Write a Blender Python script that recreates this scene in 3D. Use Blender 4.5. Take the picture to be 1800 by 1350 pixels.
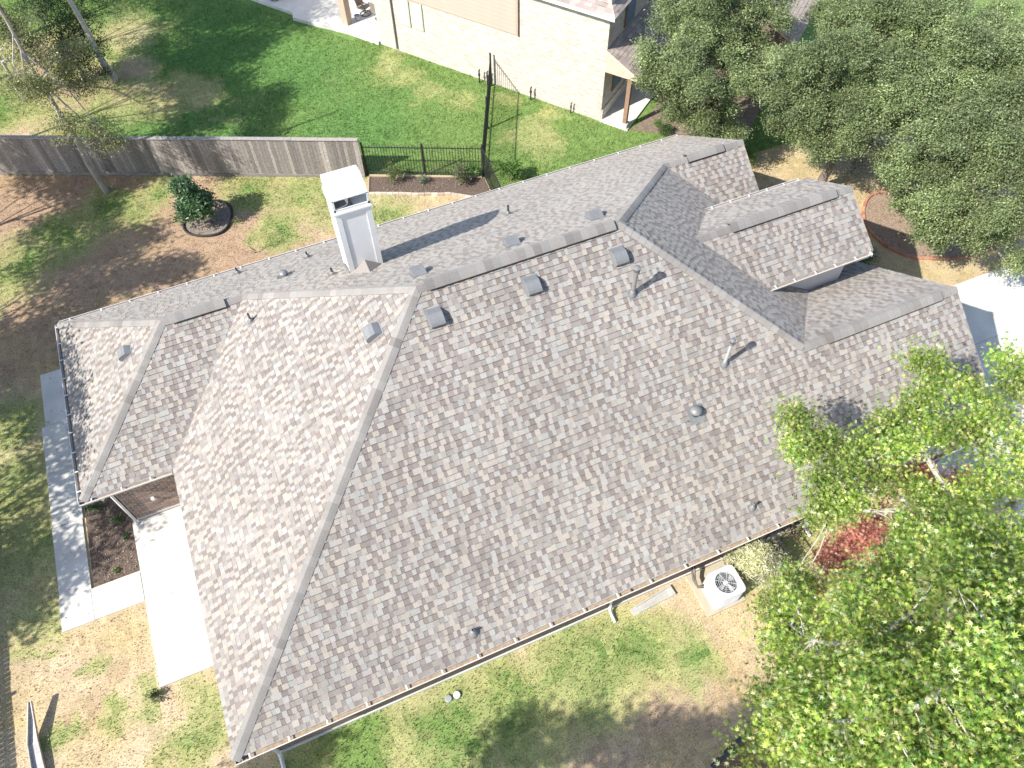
import bpy, math, random
import numpy as np
from mathutils import Matrix, Vector
random.seed(7); RNG = np.random.default_rng(7)
R = math.radians
for o in list(bpy.data.objects): bpy.data.objects.remove(o)
scene = bpy.context.scene
COL = scene.collection

# ------------------------------------------------------------------ camera, sky, sun, exposure
CAM = np.array([4.788, -5.008, 21.821])
YAW, PIT, ROLL = 0.388066, 0.983068, -0.018108
cam_data = bpy.data.cameras.new('camera'); cam = bpy.data.objects.new('camera', cam_data); COL.objects.link(cam)
cam_data.sensor_width = 36.0; cam_data.lens = 27.616; cam_data.clip_start = 0.1; cam_data.clip_end = 2000
_f = np.array([math.sin(YAW)*math.cos(PIT), math.cos(YAW)*math.cos(PIT), -math.sin(PIT)])
_r = np.array([math.cos(YAW), -math.sin(YAW), 0.0]); _u = np.cross(_r, _f)
_c, _s = math.cos(ROLL), math.sin(ROLL)
CR, CU = _c*_r+_s*_u, -_s*_r+_c*_u
cam.matrix_world = Matrix(((CR[0], CU[0], -_f[0], CAM[0]), (CR[1], CU[1], -_f[1], CAM[1]), (CR[2], CU[2], -_f[2], CAM[2]), (0, 0, 0, 1)))
scene.camera = cam
scene.render.resolution_x = 1024; scene.render.resolution_y = 768

SUN_AZ, SUN_EL = R(11.2), R(42.3)          # heading of the shadows from +x, height of the sun
to_sun = Vector((-math.cos(SUN_AZ)*math.cos(SUN_EL), -math.sin(SUN_AZ)*math.cos(SUN_EL), math.sin(SUN_EL)))
sl = bpy.data.lights.new('sun', 'SUN'); sl.energy = 4.4; sl.angle = R(0.53); sl.color = (1.0, 0.95, 0.87)
so = bpy.data.objects.new('sun', sl); COL.objects.link(so); so.rotation_euler = to_sun.to_track_quat('Z', 'Y').to_euler()
world = bpy.data.worlds.new('World'); scene.world = world; world.use_nodes = True
wn = world.node_tree.nodes; wl = world.node_tree.links
sky = wn.new('ShaderNodeTexSky'); sky.sky_type = 'NISHITA'; sky.sun_disc = False
sky.sun_elevation = SUN_EL; sky.sun_rotation = math.atan2(to_sun.x, to_sun.y)
wl.new(sky.outputs[0], wn['Background'].inputs[0]); wn['Background'].inputs[1].default_value = 0.13
vs = scene.view_settings; vs.view_transform = 'Standard'; vs.look = 'None'; vs.gamma = 1.0; vs.use_curve_mapping = False
vs.exposure = 0.98

# ------------------------------------------------------------------ materials
MATS = {}
def new_mat(name):
    m = bpy.data.materials.new(name); m.use_nodes = True
    nt = m.node_tree; return m, nt.nodes, nt.links, nt.nodes['Principled BSDF']
def mat(name, col, rough=0.8, var=0.12, scale=6.0, bump=0.0, bscale=40.0, metal=0.0, spec=0.3, col2=None, stretch=None):
    if name in MATS: return MATS[name]
    m, N, L, b = new_mat(name)
    tc = N.new('ShaderNodeTexCoord'); mp = N.new('ShaderNodeMapping')
    L.new(tc.outputs['Object'], mp.inputs[0])
    if stretch: mp.inputs['Scale'].default_value = stretch
    nz = N.new('ShaderNodeTexNoise'); nz.inputs['Scale'].default_value = scale; nz.inputs['Detail'].default_value = 6; nz.inputs['Roughness'].default_value = 0.65
    L.new(mp.outputs[0], nz.inputs['Vector'])
    cr = N.new('ShaderNodeValToRGB'); e = cr.color_ramp.elements
    c2 = col2 if col2 else tuple(min(1, c*(1+var)) for c in col); c1 = tuple(c*(1-var) for c in col)
    e[0].position = .32; e[1].position = .68; e[0].color = (*c1, 1); e[1].color = (*c2, 1)
    L.new(nz.outputs[0], cr.inputs[0]); L.new(cr.outputs[0], b.inputs['Base Color'])
    b.inputs['Roughness'].default_value = rough; b.inputs['Metallic'].default_value = metal; b.inputs['Specular IOR Level'].default_value = spec
    if bump:
        n2 = N.new('ShaderNodeTexNoise'); n2.inputs['Scale'].default_value = bscale; n2.inputs['Detail'].default_value = 4
        L.new(mp.outputs[0], n2.inputs['Vector'])
        bp = N.new('ShaderNodeBump'); bp.inputs['Strength'].default_value = bump; bp.inputs['Distance'].default_value = .02
        L.new(n2.outputs[0], bp.inputs['Height']); L.new(bp.outputs[0], b.inputs['Normal'])
    MATS[name] = m; return m
def tint_mat(name, rough=0.9, nscale=60.0, namp=0.25, bump=0.0, spec=0.2, transl=0.0, big=0.0):
    """colour of each piece comes from the face attribute 'tint', with grain on top"""
    if name in MATS: return MATS[name]
    m, N, L, b = new_mat(name)
    at = N.new('ShaderNodeAttribute'); at.attribute_name = 'tint'
    ge = N.new('ShaderNodeNewGeometry')
    nz = N.new('ShaderNodeTexNoise'); nz.inputs['Scale'].default_value = nscale; nz.inputs['Detail'].default_value = 3
    L.new(ge.outputs['Position'], nz.inputs['Vector'])
    mr = N.new('ShaderNodeMapRange'); mr.inputs[1].default_value = .3; mr.inputs[2].default_value = .7; mr.inputs[3].default_value = 1-namp; mr.inputs[4].default_value = 1+namp
    L.new(nz.outputs[0], mr.inputs[0])
    vm = N.new('ShaderNodeVectorMath'); vm.operation = 'SCALE'; L.new(at.outputs['Color'], vm.inputs[0]); L.new(mr.outputs[0], vm.inputs['Scale'])
    out = vm
    if big:
        n3 = N.new('ShaderNodeTexNoise'); n3.inputs['Scale'].default_value = .45; n3.inputs['Detail'].default_value = 5; L.new(ge.outputs['Position'], n3.inputs['Vector'])
        m3 = N.new('ShaderNodeMapRange'); m3.inputs[1].default_value = .3; m3.inputs[2].default_value = .7; m3.inputs[3].default_value = 1-big; m3.inputs[4].default_value = 1+big
        L.new(n3.outputs[0], m3.inputs[0]); v3 = N.new('ShaderNodeVectorMath'); v3.operation = 'SCALE'
        L.new(vm.outputs[0], v3.inputs[0]); L.new(m3.outputs[0], v3.inputs['Scale']); out = v3
    L.new(out.outputs[0], b.inputs['Base Color']); b.inputs['Roughness'].default_value = rough; b.inputs['Specular IOR Level'].default_value = spec
    if bump:
        bp = N.new('ShaderNodeBump'); bp.inputs['Strength'].default_value = bump; bp.inputs['Distance'].default_value = .01
        L.new(nz.outputs[0], bp.inputs['Height']); L.new(bp.outputs[0], b.inputs['Normal'])
    if transl:
        tr = N.new('ShaderNodeBsdfTranslucent'); mx = N.new('ShaderNodeMixShader'); mx.inputs[0].default_value = transl
        v4 = N.new('ShaderNodeVectorMath'); v4.operation = 'MULTIPLY'; v4.inputs[1].default_value = (1.15, 1.2, .6)
        L.new(out.outputs[0], v4.inputs[0]); L.new(v4.outputs[0], tr.inputs[0])
        L.new(b.outputs[0], mx.inputs[1]); L.new(tr.outputs[0], mx.inputs[2]); L.new(mx.outputs[0], N['Material Output'].inputs[0])
    MATS[name] = m; return m

SHINGLE = tint_mat('asphalt_shingle', .95, 55, .16, .25, .12, big=.07)
_sb = SHINGLE.node_tree.nodes['Principled BSDF']; _sb.inputs['Sheen Weight'].default_value = .24; _sb.inputs['Sheen Roughness'].default_value = .45; _sb.inputs['Sheen Tint'].default_value = (1, .94, .87, 1)
LEAF = tint_mat('leaf', .38, 9, .15, 0, .6, .42)
OAKLEAF = tint_mat('oak_leaf', .55, 9, .12, 0, .3, .28)
GRASSB = tint_mat('grass_blade', .7, 9, .15, 0, .2, .25)
GROUND = tint_mat('lawn_soil', .95, 26, .34, .5, .1)
PIECE = tint_mat('tinted_piece', .85, 30, .18, .3, .2)
WHITE = mat('white_paint', (.66, .66, .655), .45, .05, 3, .03)
GUTTER = mat('gutter_white', (.56, .545, .53), .4, .08, 2)
DEBRIS = mat('gutter_debris', (.30, .23, .16), .9, .35, 9, .4, 60)
SLOT = mat('vent_slot_black', (.03, .03, .032), .6, .2)
METAL = mat('grey_metal', (.225, .23, .235), .45, .12, 4, metal=.25)
LEAD = mat('lead_pipe', (.21, .212, .217), .5, .15, 8, metal=.2)
DARKM = mat('dark_metal', (.10, .10, .11), .5, .2, 8, metal=.2)
IRON = mat('black_iron', (.035, .037, .04), .45, .2, 8)
MORTAR = mat('mortar', (.62, .57, .49), .95, .15, 20, .3)
FASCIA = mat('fascia_paint', (.62, .58, .54), .6, .08, 3)
CONC = mat('concrete', (.53, .515, .475), .9, .09, .9, .15, 60, col2=(.66, .645, .60))
MULCH = mat('mulch', (.105, .075, .058), .95, .55, 22, .9, 45, col2=(.20, .15, .12))
BARK = mat('pale_bark', (.34, .31, .27), .9, .3, 9, .6, 25, stretch=(1, 1, .35))
GBARK = mat('grey_bark', (.20, .17, .14), .95, .3, 9, .6, 25, stretch=(1, 1, .35))
WOOD = tint_mat('weathered_wood', .9, 14, .22, .5, .15)
NWALL = None

# ------------------------------------------------------------------ mesh helpers
class MB:
    def __init__(s): s.v = []; s.f = []; s.c = []; s.m = []
    def face(s, pts, col=None, mi=0):
        k = len(s.v); s.v += [tuple(p) for p in pts]; s.f.append(tuple(range(k, k+len(pts)))); s.c.append(col); s.m.append(mi)
    def add(s, verts, faces, col=None, mi=0):
        k = len(s.v); s.v += [tuple(p) for p in verts]
        for f in faces: s.f.append(tuple(k+i for i in f)); s.c.append(col); s.m.append(mi)
    def hexa(s, b, t, col=None, mi=0):
        s.add(list(b)+list(t), [(3, 2, 1, 0), (4, 5, 6, 7), (0, 1, 5, 4), (1, 2, 6, 5), (2, 3, 7, 6), (3, 0, 4, 7)], col, mi)
    def box(s, lo, hi, col=None, mi=0):
        x0, y0, z0 = lo; x1, y1, z1 = hi
        s.hexa([(x0, y0, z0), (x1, y0, z0), (x1, y1, z0), (x0, y1, z0)], [(x0, y0, z1), (x1, y0, z1), (x1, y1, z1), (x0, y1, z1)], col, mi)
    def obox(s, o, a, b, c, col=None, mi=0):
        """box with corner o and edge vectors a, b, c"""
        o, a, b, c = (np.array(q, float) for q in (o, a, b, c))
        s.hexa([o, o+a, o+a+b, o+b], [o+c, o+a+c, o+a+b+c, o+b+c], col, mi)
    def prism(s, poly, z0, z1, col=None, mi=0):
        n = len(poly); s.add([(x, y, z0) for x, y in poly]+[(x, y, z1) for x, y in poly],
              [tuple(range(n))[::-1], tuple(range(n, 2*n))]+[(i, (i+1) % n, n+(i+1) % n, n+i) for i in range(n)], col, mi)
    def tube(s, pts, rad, n=8, col=None, mi=0, caps=True):
        pts = [np.array(p, float) for p in pts]
        if not hasattr(rad, '__len__'): rad = [rad]*len(pts)
        k = len(s.v); prev = None
        for i, p in enumerate(pts):
            d = pts[min(i+1, len(pts)-1)]-pts[max(i-1, 0)]; d = d/(np.linalg.norm(d)+1e-9)
            if prev is None: a = np.cross(d, (0, 0, 1)) if abs(d[2]) < .95 else np.cross(d, (1, 0, 0))
            else: a = prev-d*(prev@d)
            a = a/(np.linalg.norm(a)+1e-9); b = np.cross(d, a); prev = a
            for j in range(n):
                t = 2*math.pi*j/n; s.v.append(tuple(p+rad[i]*(a*math.cos(t)+b*math.sin(t))))
        for i in range(len(pts)-1):
            for j in range(n):
                s.f.append((k+i*n+j, k+i*n+(j+1) % n, k+(i+1)*n+(j+1) % n, k+(i+1)*n+j)); s.c.append(col); s.m.append(mi)
        if caps:
            s.f.append(tuple(k+j for j in range(n))[::-1]); s.c.append(col); s.m.append(mi)
            s.f.append(tuple(k+(len(pts)-1)*n+j for j in range(n))); s.c.append(col); s.m.append(mi)
    def lathe(s, c, prof, n=16, col=None, mi=0, axis=(0, 0, 1)):
        """prof: list of (radius, height) along the axis"""
        c = np.array(c, float); ax = np.array(axis, float); ax /= np.linalg.norm(ax)
        a = np.cross(ax, (0, 1, 0)) if abs(ax[1]) < .9 else np.cross(ax, (1, 0, 0)); a /= np.linalg.norm(a); b = np.cross(ax, a)
        k = len(s.v)
        for r, h in prof:
            for j in range(n):
                t = 2*math.pi*j/n; s.v.append(tuple(c+ax*h+r*(a*math.cos(t)+b*math.sin(t))))
        for i in range(len(prof)-1):
            for j in range(n):
                s.f.append((k+i*n+j, k+i*n+(j+1) % n, k+(i+1)*n+(j+1) % n, k+(i+1)*n+j)); s.c.append(col); s.m.append(mi)
        for i in (0, len(prof)-1):
            if prof[i][0] > 1e-4:
                s.f.append(tuple(k+i*n+j for j in range(n))[::(1 if i else -1)]); s.c.append(col); s.m.append(mi)
    def build(s, name, mats, parent=None, origin=None, smooth=False):
        v = np.array(s.v, float)
        if origin is None: origin = np.array([v[:, 0].mean(), v[:, 1].mean(), v[:, 2].min()])
        origin = np.array(origin, float)
        me = bpy.data.meshes.new(name); me.from_pydata((v-origin).tolist(), [], s.f)
        if not isinstance(mats, (list, tuple)): mats = [mats]
        for m in mats: me.materials.append(m)
        if len(mats) > 1: me.polygons.foreach_set('material_index', s.m)
        if any(c is not None for c in s.c): set_tint(me, np.array([c if c is not None else (.5, .5, .5) for c in s.c], float))
        if smooth: me.polygons.foreach_set('use_smooth', [True]*len(me.polygons))
        me.update()
        return link(name, me, origin, parent)
def set_tint(me, cols):
    a = me.attributes.new('tint', 'FLOAT_COLOR', 'FACE')
    a.data.foreach_set('color', np.concatenate([cols, np.ones((len(cols), 1))], 1).astype(np.float32).ravel())
def link(name, me, origin, parent=None):
    o = bpy.data.objects.new(name, me); COL.objects.link(o); o.location = tuple(origin)
    if parent is not None: attach(o, parent)
    return o
def wmat(o):
    m = Matrix.LocRotScale(o.location, o.rotation_euler, o.scale)
    return (wmat(o.parent) @ o.matrix_parent_inverse @ m) if o.parent else m
def attach(o, parent):
    o.parent = parent; o.matrix_parent_inverse = wmat(parent).inverted()
def thing(name, label, cat, loc, group=None):
    o = bpy.data.objects.new(name, None); o.empty_display_size = .3; COL.objects.link(o); o.location = tuple(loc)
    return tag(o, label, cat, group)
def tag(o, label, cat, group=None):
    o['label'] = label; o['category'] = cat
    if group: o['group'] = group
    return o
def kind(o, k='structure', label=None):
    o['kind'] = k
    if label: o['label'] = label
    return o
def copies(src, name, locs, parent, rots=None, scales=None):
    """copies of a one-mesh part that share its mesh, at world places"""
    out = []
    for i, l in enumerate(locs):
        o = src.copy(); o.name = name; COL.objects.link(o); o.parent = None; o.location = tuple(l)
        if rots is not None: o.rotation_euler = rots[i]
        if scales is not None: o.scale = scales[i]
        if parent is not None: attach(o, parent)
        out.append(o)
    return out
def np_mesh(name, V, F, cols, m, parent=None, origin=(0, 0, 0)):
    """big mesh of equal-sized faces from arrays"""
    me = bpy.data.meshes.new(name); nv, nf, k = len(V), len(F), F.shape[1]
    me.vertices.add(nv); me.vertices.foreach_set('co', (V-np.array(origin)).astype(np.float32).ravel())
    me.loops.add(nf*k); me.loops.foreach_set('vertex_index', F.astype(np.int32).ravel())
    me.polygons.add(nf); me.polygons.foreach_set('loop_start', np.arange(0, nf*k, k, dtype=np.int32))
    me.polygons.foreach_set('loop_total', np.full(nf, k, dtype=np.int32))
    me.materials.append(m); me.update(calc_edges=True)
    if cols is not None: set_tint(me, cols)
    return link(name, me, origin, parent)
def vnoise(x, y, scale, seed=0, oct=3):
    out = np.zeros_like(x, float); amp = 1; tot = 0
    for o_ in range(oct):
        g = np.random.default_rng(seed+o_*17).random((256, 256)); X = x*scale*2**o_+1000.3; Y = y*scale*2**o_+1000.7
        ca, sa = math.cos(.65+.9*o_+seed), math.sin(.65+.9*o_+seed); X, Y = X*ca-Y*sa+5000, X*sa+Y*ca+5000
        i = np.floor(X).astype(int); j = np.floor(Y).astype(int); fx = X-i; fy = Y-j
        fx = fx*fx*(3-2*fx); fy = fy*fy*(3-2*fy); i %= 256; j %= 256; i1 = (i+1) % 256; j1 = (j+1) % 256
        out += amp*((g[i, j]*(1-fx)+g[i1, j]*fx)*(1-fy)+(g[i, j1]*(1-fx)+g[i1, j1]*fx)*fy); tot += amp; amp *= .5
    return out/tot

# ------------------------------------------------------------------ ground
H = 2.75                                   # eave height
FENCE_A, FENCE_B = np.array([-9.0, 28.22]), np.array([8.8, 20.12])     # wood fence
NC = np.array([19.07, 19.40]); ND = np.array([.6008, -.7994]); NN = np.array([-.7994, -.6008])   # neighbour's house corner, along wall, outwards
GREEN = np.array([.148, .225, .066]); LUSH = np.array([.080, .195, .055]); DRY = np.array([.46, .362, .242]); DIRT = np.array([.325, .225, .16]); YEL = np.array([.36, .37, .14])
def blob(x, y, l):
    o = np.zeros_like(x)
    for bx_, by_, r in l: o = np.maximum(o, np.exp(-(((x-bx_)**2+(y-by_)**2)/(r*r))**1.3))
    return o
def lawn_colour(x, y):
    x0_ = np.asarray(x, float); y0_ = np.asarray(y, float)
    x = x0_+(vnoise(x0_, y0_, .9, 301)-.5)*1.5+(vnoise(x0_, y0_, 3.1, 303)-.5)*.5; y = y0_+(vnoise(x0_, y0_, .9, 305)-.5)*1.5+(vnoise(x0_, y0_, 3.1, 307)-.5)*.5
    n1 = vnoise(x, y, .35, 3); n2 = vnoise(x, y, 1.3, 9); n3 = vnoise(x, y, 4.5, 21, 2)
    m = (n1*.5+n2*.35+n3*.25)/1.1
    # side of the wood fence: positive is the neighbour's side
    fd = (FENCE_B-FENCE_A)/np.linalg.norm(FENCE_B-FENCE_A); side = (y0_-FENCE_A[1])*fd[0]-(x0_-FENCE_A[0])*fd[1]
    side = np.where(x0_ > 8.8, np.where(x0_ < 13.1, y0_-(20.12-(x0_-8.8)*.44), y0_-14.9), side)
    # our own yard: mostly dry with green strips
    g = .10+.0*x
    g = np.maximum(g, .85*blob(x, y, [(-4.6, 20.7, 1.5), (-2.6, 21.6, 1.3), (-.8, 22.2, 1.2), (.6, 22.7, 1.0), (-6.4, 19.9, 1.6)]))
    g = np.maximum(g, .80*blob(x, y, [(6.0, 20.6, 1.5), (7.4, 19.6, 1.4), (4.4, 21.0, 1.2), (7.8, 18.0, 1.3), (9.0, 17.6, 1.0), (4.9, 18.6, .9)]))
    g = np.maximum(g, .62*blob(x, y, [(-5.3, 13.6, 1.3), (-5.1, 11.0, 1.6), (-5.2, 8.3, 1.5), (-5.0, 6.6, .8), (-7.5, 10, 3)]))
    g = np.maximum(g, .70*blob(x, y, [(-1.6, 1.7, .9), (-1.0, 2.4, .7), (-2.4, 3.0, .45), (-4.0, 4.5, .4), (-5.0, 5.3, .35), (-4.5, 3.1, .35), (-3.4, 3.0, .4)]))
    g = np.maximum(g, .84*blob(x, y, [(2.0, -.2, 1.6), (4.4, -.6, 1.6), (6.4, -.8, 1.6), (8.4, -.7, 1.7), (10.0, -.9, 1.4), (4.0, -2.4, 1.6), (11.3, -1.9, .8), (0, -2, 2)]))
    g = np.maximum(g, .5*blob(x, y, [(19.5, 15.6, 1.2), (17.4, 16.4, 2.4), (15.2, -.5, 1.6), (17, -1.5, 2.5)]))
    g = g*np.clip(.25+1.5*m, 0, 1.3)
    ng = .99-.34*blob(x, y, [(12.5, 25.6, 1.0), (13.1, 24.2, 1.0), (12.0, 26.9, .9), (15.9, 22.4, .8), (17.4, 20.6, .8), (14.0, 23.0, 1.0), (16.2, 19.4, 1.2)])
    ng = ng-.85*blob(x, y, [(2.2, 28.8, 1.5), (3.6, 28.2, 1.0), (.6, 29.4, 1.3), (-1.6, 31.0, 2.2), (-2.6, 34.0, 2.4), (1.2, 34.4, 1.5), (-3.4, 28.2, 1.6), (1.2, 31.4, 1.2)])*np.clip(2*m, 0, 1.2)
    ng = np.clip(ng*np.clip(.55+.9*m, 0, 1.1), 0, 1)
    G = np.where(side > 0, ng, np.clip(g, 0, 1))
    G = np.clip((G-.5)*1.25+.5, 0, 1)[..., None]
    lush = np.clip(blob(x, y, [(5.5, 31, 5.0), (8, 28, 3), (3, 26.2, 3.5), (9.4, 23.4, 3)])*np.where(side > 0, 1, 0), 0, 1)[..., None]
    green = GREEN*(1-lush*.6)+LUSH*lush*.6
    dirt = blob(x, y, [(-3.2, 4.0, .42), (-3.8, 3.2, .5), (-2.4, 23.7, 3), (1, 20.3, 2.6), (-2.0, 19.5, 2.6), (1.4, 17.3, 2.6), (-4.2, 17.6, 2.6), (-4.6, 23.2, 2.4), (3, 18.6, 1.6), (-1.5, 31, 3), (-2.5, 34, 3), (2.4, 28.8, 1.6), (10.5, -3.6, 2.2), (7.5, -3.2, 1.8), (11.6, -2.6, 1.2)])
    dirt = np.clip(dirt*(.25+1.15*vnoise(x, y, 1.1, 40)), 0, 1)[..., None]
    dry = DRY*(1-dirt*.8)+DIRT*dirt*.8
    back = (np.clip((y0_-14)/2, 0, 1)*np.clip((8-x0_)/3, 0, 1)*np.where(side > 0, .35, 1)*(.45+.55*n1))[..., None]      # reddish bare soil of the back yard
    dry = dry*(1-back)+np.array([.315, .21, .145])*back
    yel = np.clip(vnoise(x, y, .9, 77)*1.6-.45, 0, 1)[..., None]*(.55-.4*back)
    dry = dry*(1-yel)+np.array([.40, .32, .125])*yel
    c = dry*(1-G)+green*G
    mid = (4*G*(1-G))*.35; c = c*(1-mid)+YEL*mid
    return c*(.78+.44*vnoise(x, y, 7, 5, 2))[..., None]
def make_ground():
    def axis(a, b, st, far): return np.concatenate([[-far, -far/3, a-12], np.arange(a, b, st), [b+12, far/3, far]])
    X = axis(-13, 36, .2, 700); Y = axis(-11, 44, .2, 700)
    gx, gy = np.meshgrid(X, Y, indexing='ij')
    gz = (vnoise(gx, gy, .8, 61)-.5)*.03
    V = np.stack([gx, gy, gz], -1).reshape(-1, 3); nx, ny = gx.shape
    i, j = np.meshgrid(np.arange(nx-1), np.arange(ny-1), indexing='ij'); k = i*ny+j
    F = np.stack([k, k+ny, k+ny+1, k+1], -1).reshape(-1, 4)
    cx = (gx[:-1, :-1]+gx[1:, 1:])/2; cy = (gy[:-1, :-1]+gy[1:, 1:])/2
    kind(np_mesh('ground', V, F, lawn_colour(cx, cy).reshape(-1, 3), GROUND))
make_ground()

def sheet(name, poly, z, m, thick=.08, label=None):
    b = MB(); b.prism(poly, z-thick, z); return kind(b.build(name, m), 'structure', label)
def slabs(name, rects, z, m, label):
    """paving cast in slabs: the first is the parent, each slab a piece with a joint round it"""
    root = None
    for q, (x0, y0, x1, y1) in enumerate(rects):
        b = MB(); g = .006; zz = z+random.uniform(-.003, .003)
        b.prism([(x0+g, y0+g), (x1-g, y0+g), (x1-g, y1-g), (x0+g, y1-g)], z-.14, zz)
        if root is None: root = kind(b.build(name, m), 'structure', label)
        else: b.build('slab', m, root)
    return root
slabs('walkway', [(-4.38, 5.78, -3.5, 6.74), (-4.36, 6.74, -3.48, 9.1), (-4.34, 9.1, -3.45, 12.9), (-4.22, 12.9, -3.4, 15.1), (-3.5, 5.78, -2.13, 6.74)], .06, CONC, 'concrete garden walkway along the left side of the house')
slabs('patio', [(-2.12, 3.22, -.1, 5.7), (-2.12, 5.7, -.1, 8.34), (-.1, 3.22, .55, 8.34)], .07, CONC, 'pale concrete patio under the left eave')
slabs('driveway', [(21.0, -1.0, 28.72, 3.6), (21.0, 3.6, 28.72, 6.0), (28.72, 3.6, 34.5, 6.0), (28.72, -1.0, 34.5, 3.6), (21.0, -9.0, 34.5, -1.0)], .05, CONC, 'white concrete driveway at the gable end')
sheet('planting_bed', [(-3.42, 6.78), (-2.14, 6.78), (-2.14, 8.38), (-1.9, 8.45), (-1.9, 9.5), (-3.38, 9.9)], .03, MULCH)
sheet('planting_bed', [(8.95, 20.0), (13.15, 18.1), (13.0, 16.6), (11.6, 17.75), (10.4, 18.25), (9.7, 18.6), (8.65, 19.05)], .035, MULCH)
BEDR = [(27.6, 10.9), (26.75, 11.0), (25.98, 10.5), (25.52, 9.62), (25.6, 8.45), (26.25, 7.62), (27.54, 7.02), (28.8, 6.8), (30.5, 7.4), (31.5, 9.5), (30, 11)]
sheet('planting_bed', BEDR, .03, mat('dry_mulch', (.25, .17, .12), .95, .35, 18, .8, 45, col2=(.40, .30, .22)))
sheet('planting_bed', [(10.4, -4.25), (11.6, -3.95), (14.5, -3.7), (14.5, -7), (10.0, -7)], .02, mat('leaf_litter', (.16, .10, .055), .95, .4, 18, .8, 45, col2=(.27, .17, .09)))
sheet('planting_bed', [(19.9, 18.4), (22.5, 16.6), (24.5, 16.2), (26.5, 18), (23.5, 21.5), (21.6, 19.2), (20.4, 18.5)], .02, mat('bare_soil', (.20, .155, .115), .95, .3, 8, .8, 45))

# ------------------------------------------------------------------ our house: measures of the roof
W, P = 14.4, .674
A0, B0 = 7.374, 12.75                      # main ridge from x=A0 to x=B0
WL, YW, WC = 2.396, 7.891, 3.428           # left wing: reach, front eave, hip
YR = (W+YW)/2; ZR = H+P*(W-YW)/2; ZT = H+P*W/2; PL = P*W/2/A0
VX = (ZR-H)/PL                             # where the wing ridge meets the left slope
XB, YB = 19.615, 11.156; ZB = H+P*(W-YB)   # back right gable
XG, YG = 21.585, 3.388; ZG = H+P*YG        # front right gable
XH = 19.938; PR = P*W/2/(XH-B0)
BX = XH-(ZB-H)/PR; GX = XH-(ZG-H)/PR
YD, ZD, XD, DW, PD = 7.328, H+3.015, 20.67, 1.666, .621
ZE = ZD-PD*DW; DX0 = XH-(ZD-H)/PR; DX1 = XH-(ZE-H)/PR
house = thing('brick_house', 'brick house with a large mottled grey and tan shingle roof in the middle', 'house', (8, 7, 0))
deckb = MB()
PLANES = []     # (name, polygon, eave direction)
def plane(pts, u): PLANES.append(([np.array(p, float) for p in pts], np.array(u, float)))
plane([(0, 0, H), (XG, 0, H), (XG, YG, ZG), (GX, YG, ZG), (B0, W/2, ZT), (A0, W/2, ZT)], (1, 0, 0))                                   # front
plane([(0, YW, H), (0, 0, H), (A0, W/2, ZT), (VX, YR, ZR)], (0, -1, 0))                                                               # left slope
plane([(XB, W, H), (-WL, W, H), (-WL+WC, YR, ZR), (VX, YR, ZR), (A0, W/2, ZT), (B0, W/2, ZT), (BX, YB, ZB), (XB, YB, ZB)], (-1, 0, 0)) # back
plane([(-WL, W, H), (-WL, YW, H), (-WL+WC, YR, ZR)], (0, -1, 0))                                                                      # wing end
plane([(-WL, YW, H), (0, YW, H), (VX, YR, ZR), (-WL+WC, YR, ZR)], (1, 0, 0))                                                          # wing front
plane([(XH, 2*YG, H), (XH, 2*YB-W, H), (BX, YB, ZB), (B0, W/2, ZT), (GX, YG, ZG)], (0, 1, 0))                                         # right slope
plane([(XB, 2*YB-W, H), (XB, YB, ZB), (BX, YB, ZB), (XH-.0, 2*YB-W, H)], (1, 0, 0))                                                    # back gable, front face
plane([(XG, 2*YG, H), (XH, 2*YG, H), (GX, YG, ZG), (XG, YG, ZG)], (-1, 0, 0))                                                         # front gable, back face
plane([(DX1, YD-DW, ZE), (XD, YD-DW, ZE), (XD, YD, ZD), (DX0, YD, ZD)], (1, 0, 0))                                                    # entry gable
plane([(XD, YD+DW, ZE), (DX1, YD+DW, ZE), (DX0, YD, ZD), (XD, YD, ZD)], (-1, 0, 0))
PLANES[6] = ([np.array(p, float) for p in [(XB, YB, ZB), (BX, YB, ZB), (XB, YB-(XB-BX)*PR/P, H+(ZB-H)-(XB-BX)*PR)]], np.array((1., 0, 0)))
PLANES[6] = ([np.array(p, float) for p in [(BX, YB, ZB), (XB, YB-(XB-BX)*PR/P, ZB-(XB-BX)*PR), (XB, YB, ZB)]], np.array((1., 0, 0)))

TABCOL = [((0.318, 0.286, 0.249), 1), ((0.296, 0.286, 0.27), 1), ((0.311, 0.281, 0.255), 1), ((0.246, 0.225, 0.207), 1), ((0.188, 0.163, 0.152), 1), ((0.208, 0.18, 0.168), 1), ((0.264, 0.241, 0.22), 1), ((0.226, 0.21, 0.198), 1)]
def frame(poly, u):
    n = np.cross(poly[1]-poly[0], poly[2]-poly[0]); n /= np.linalg.norm(n)
    if n[2] < 0: n = -n
    u = u-n*(u@n); u = u/np.linalg.norm(u); v = np.cross(n, u)
    if v[2] < 0: u, v = -u, -v
    return min(poly, key=lambda p: p[2]), u, v, n
def inside(p, poly):
    c = False; j = len(poly)-1
    for i in range(len(poly)):
        if (poly[i][1] > p[1]) != (poly[j][1] > p[1]) and p[0] < (poly[j][0]-poly[i][0])*(p[1]-poly[i][1])/(poly[j][1]-poly[i][1])+poly[i][0]: c = not c
        j = i
    return c
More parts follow.
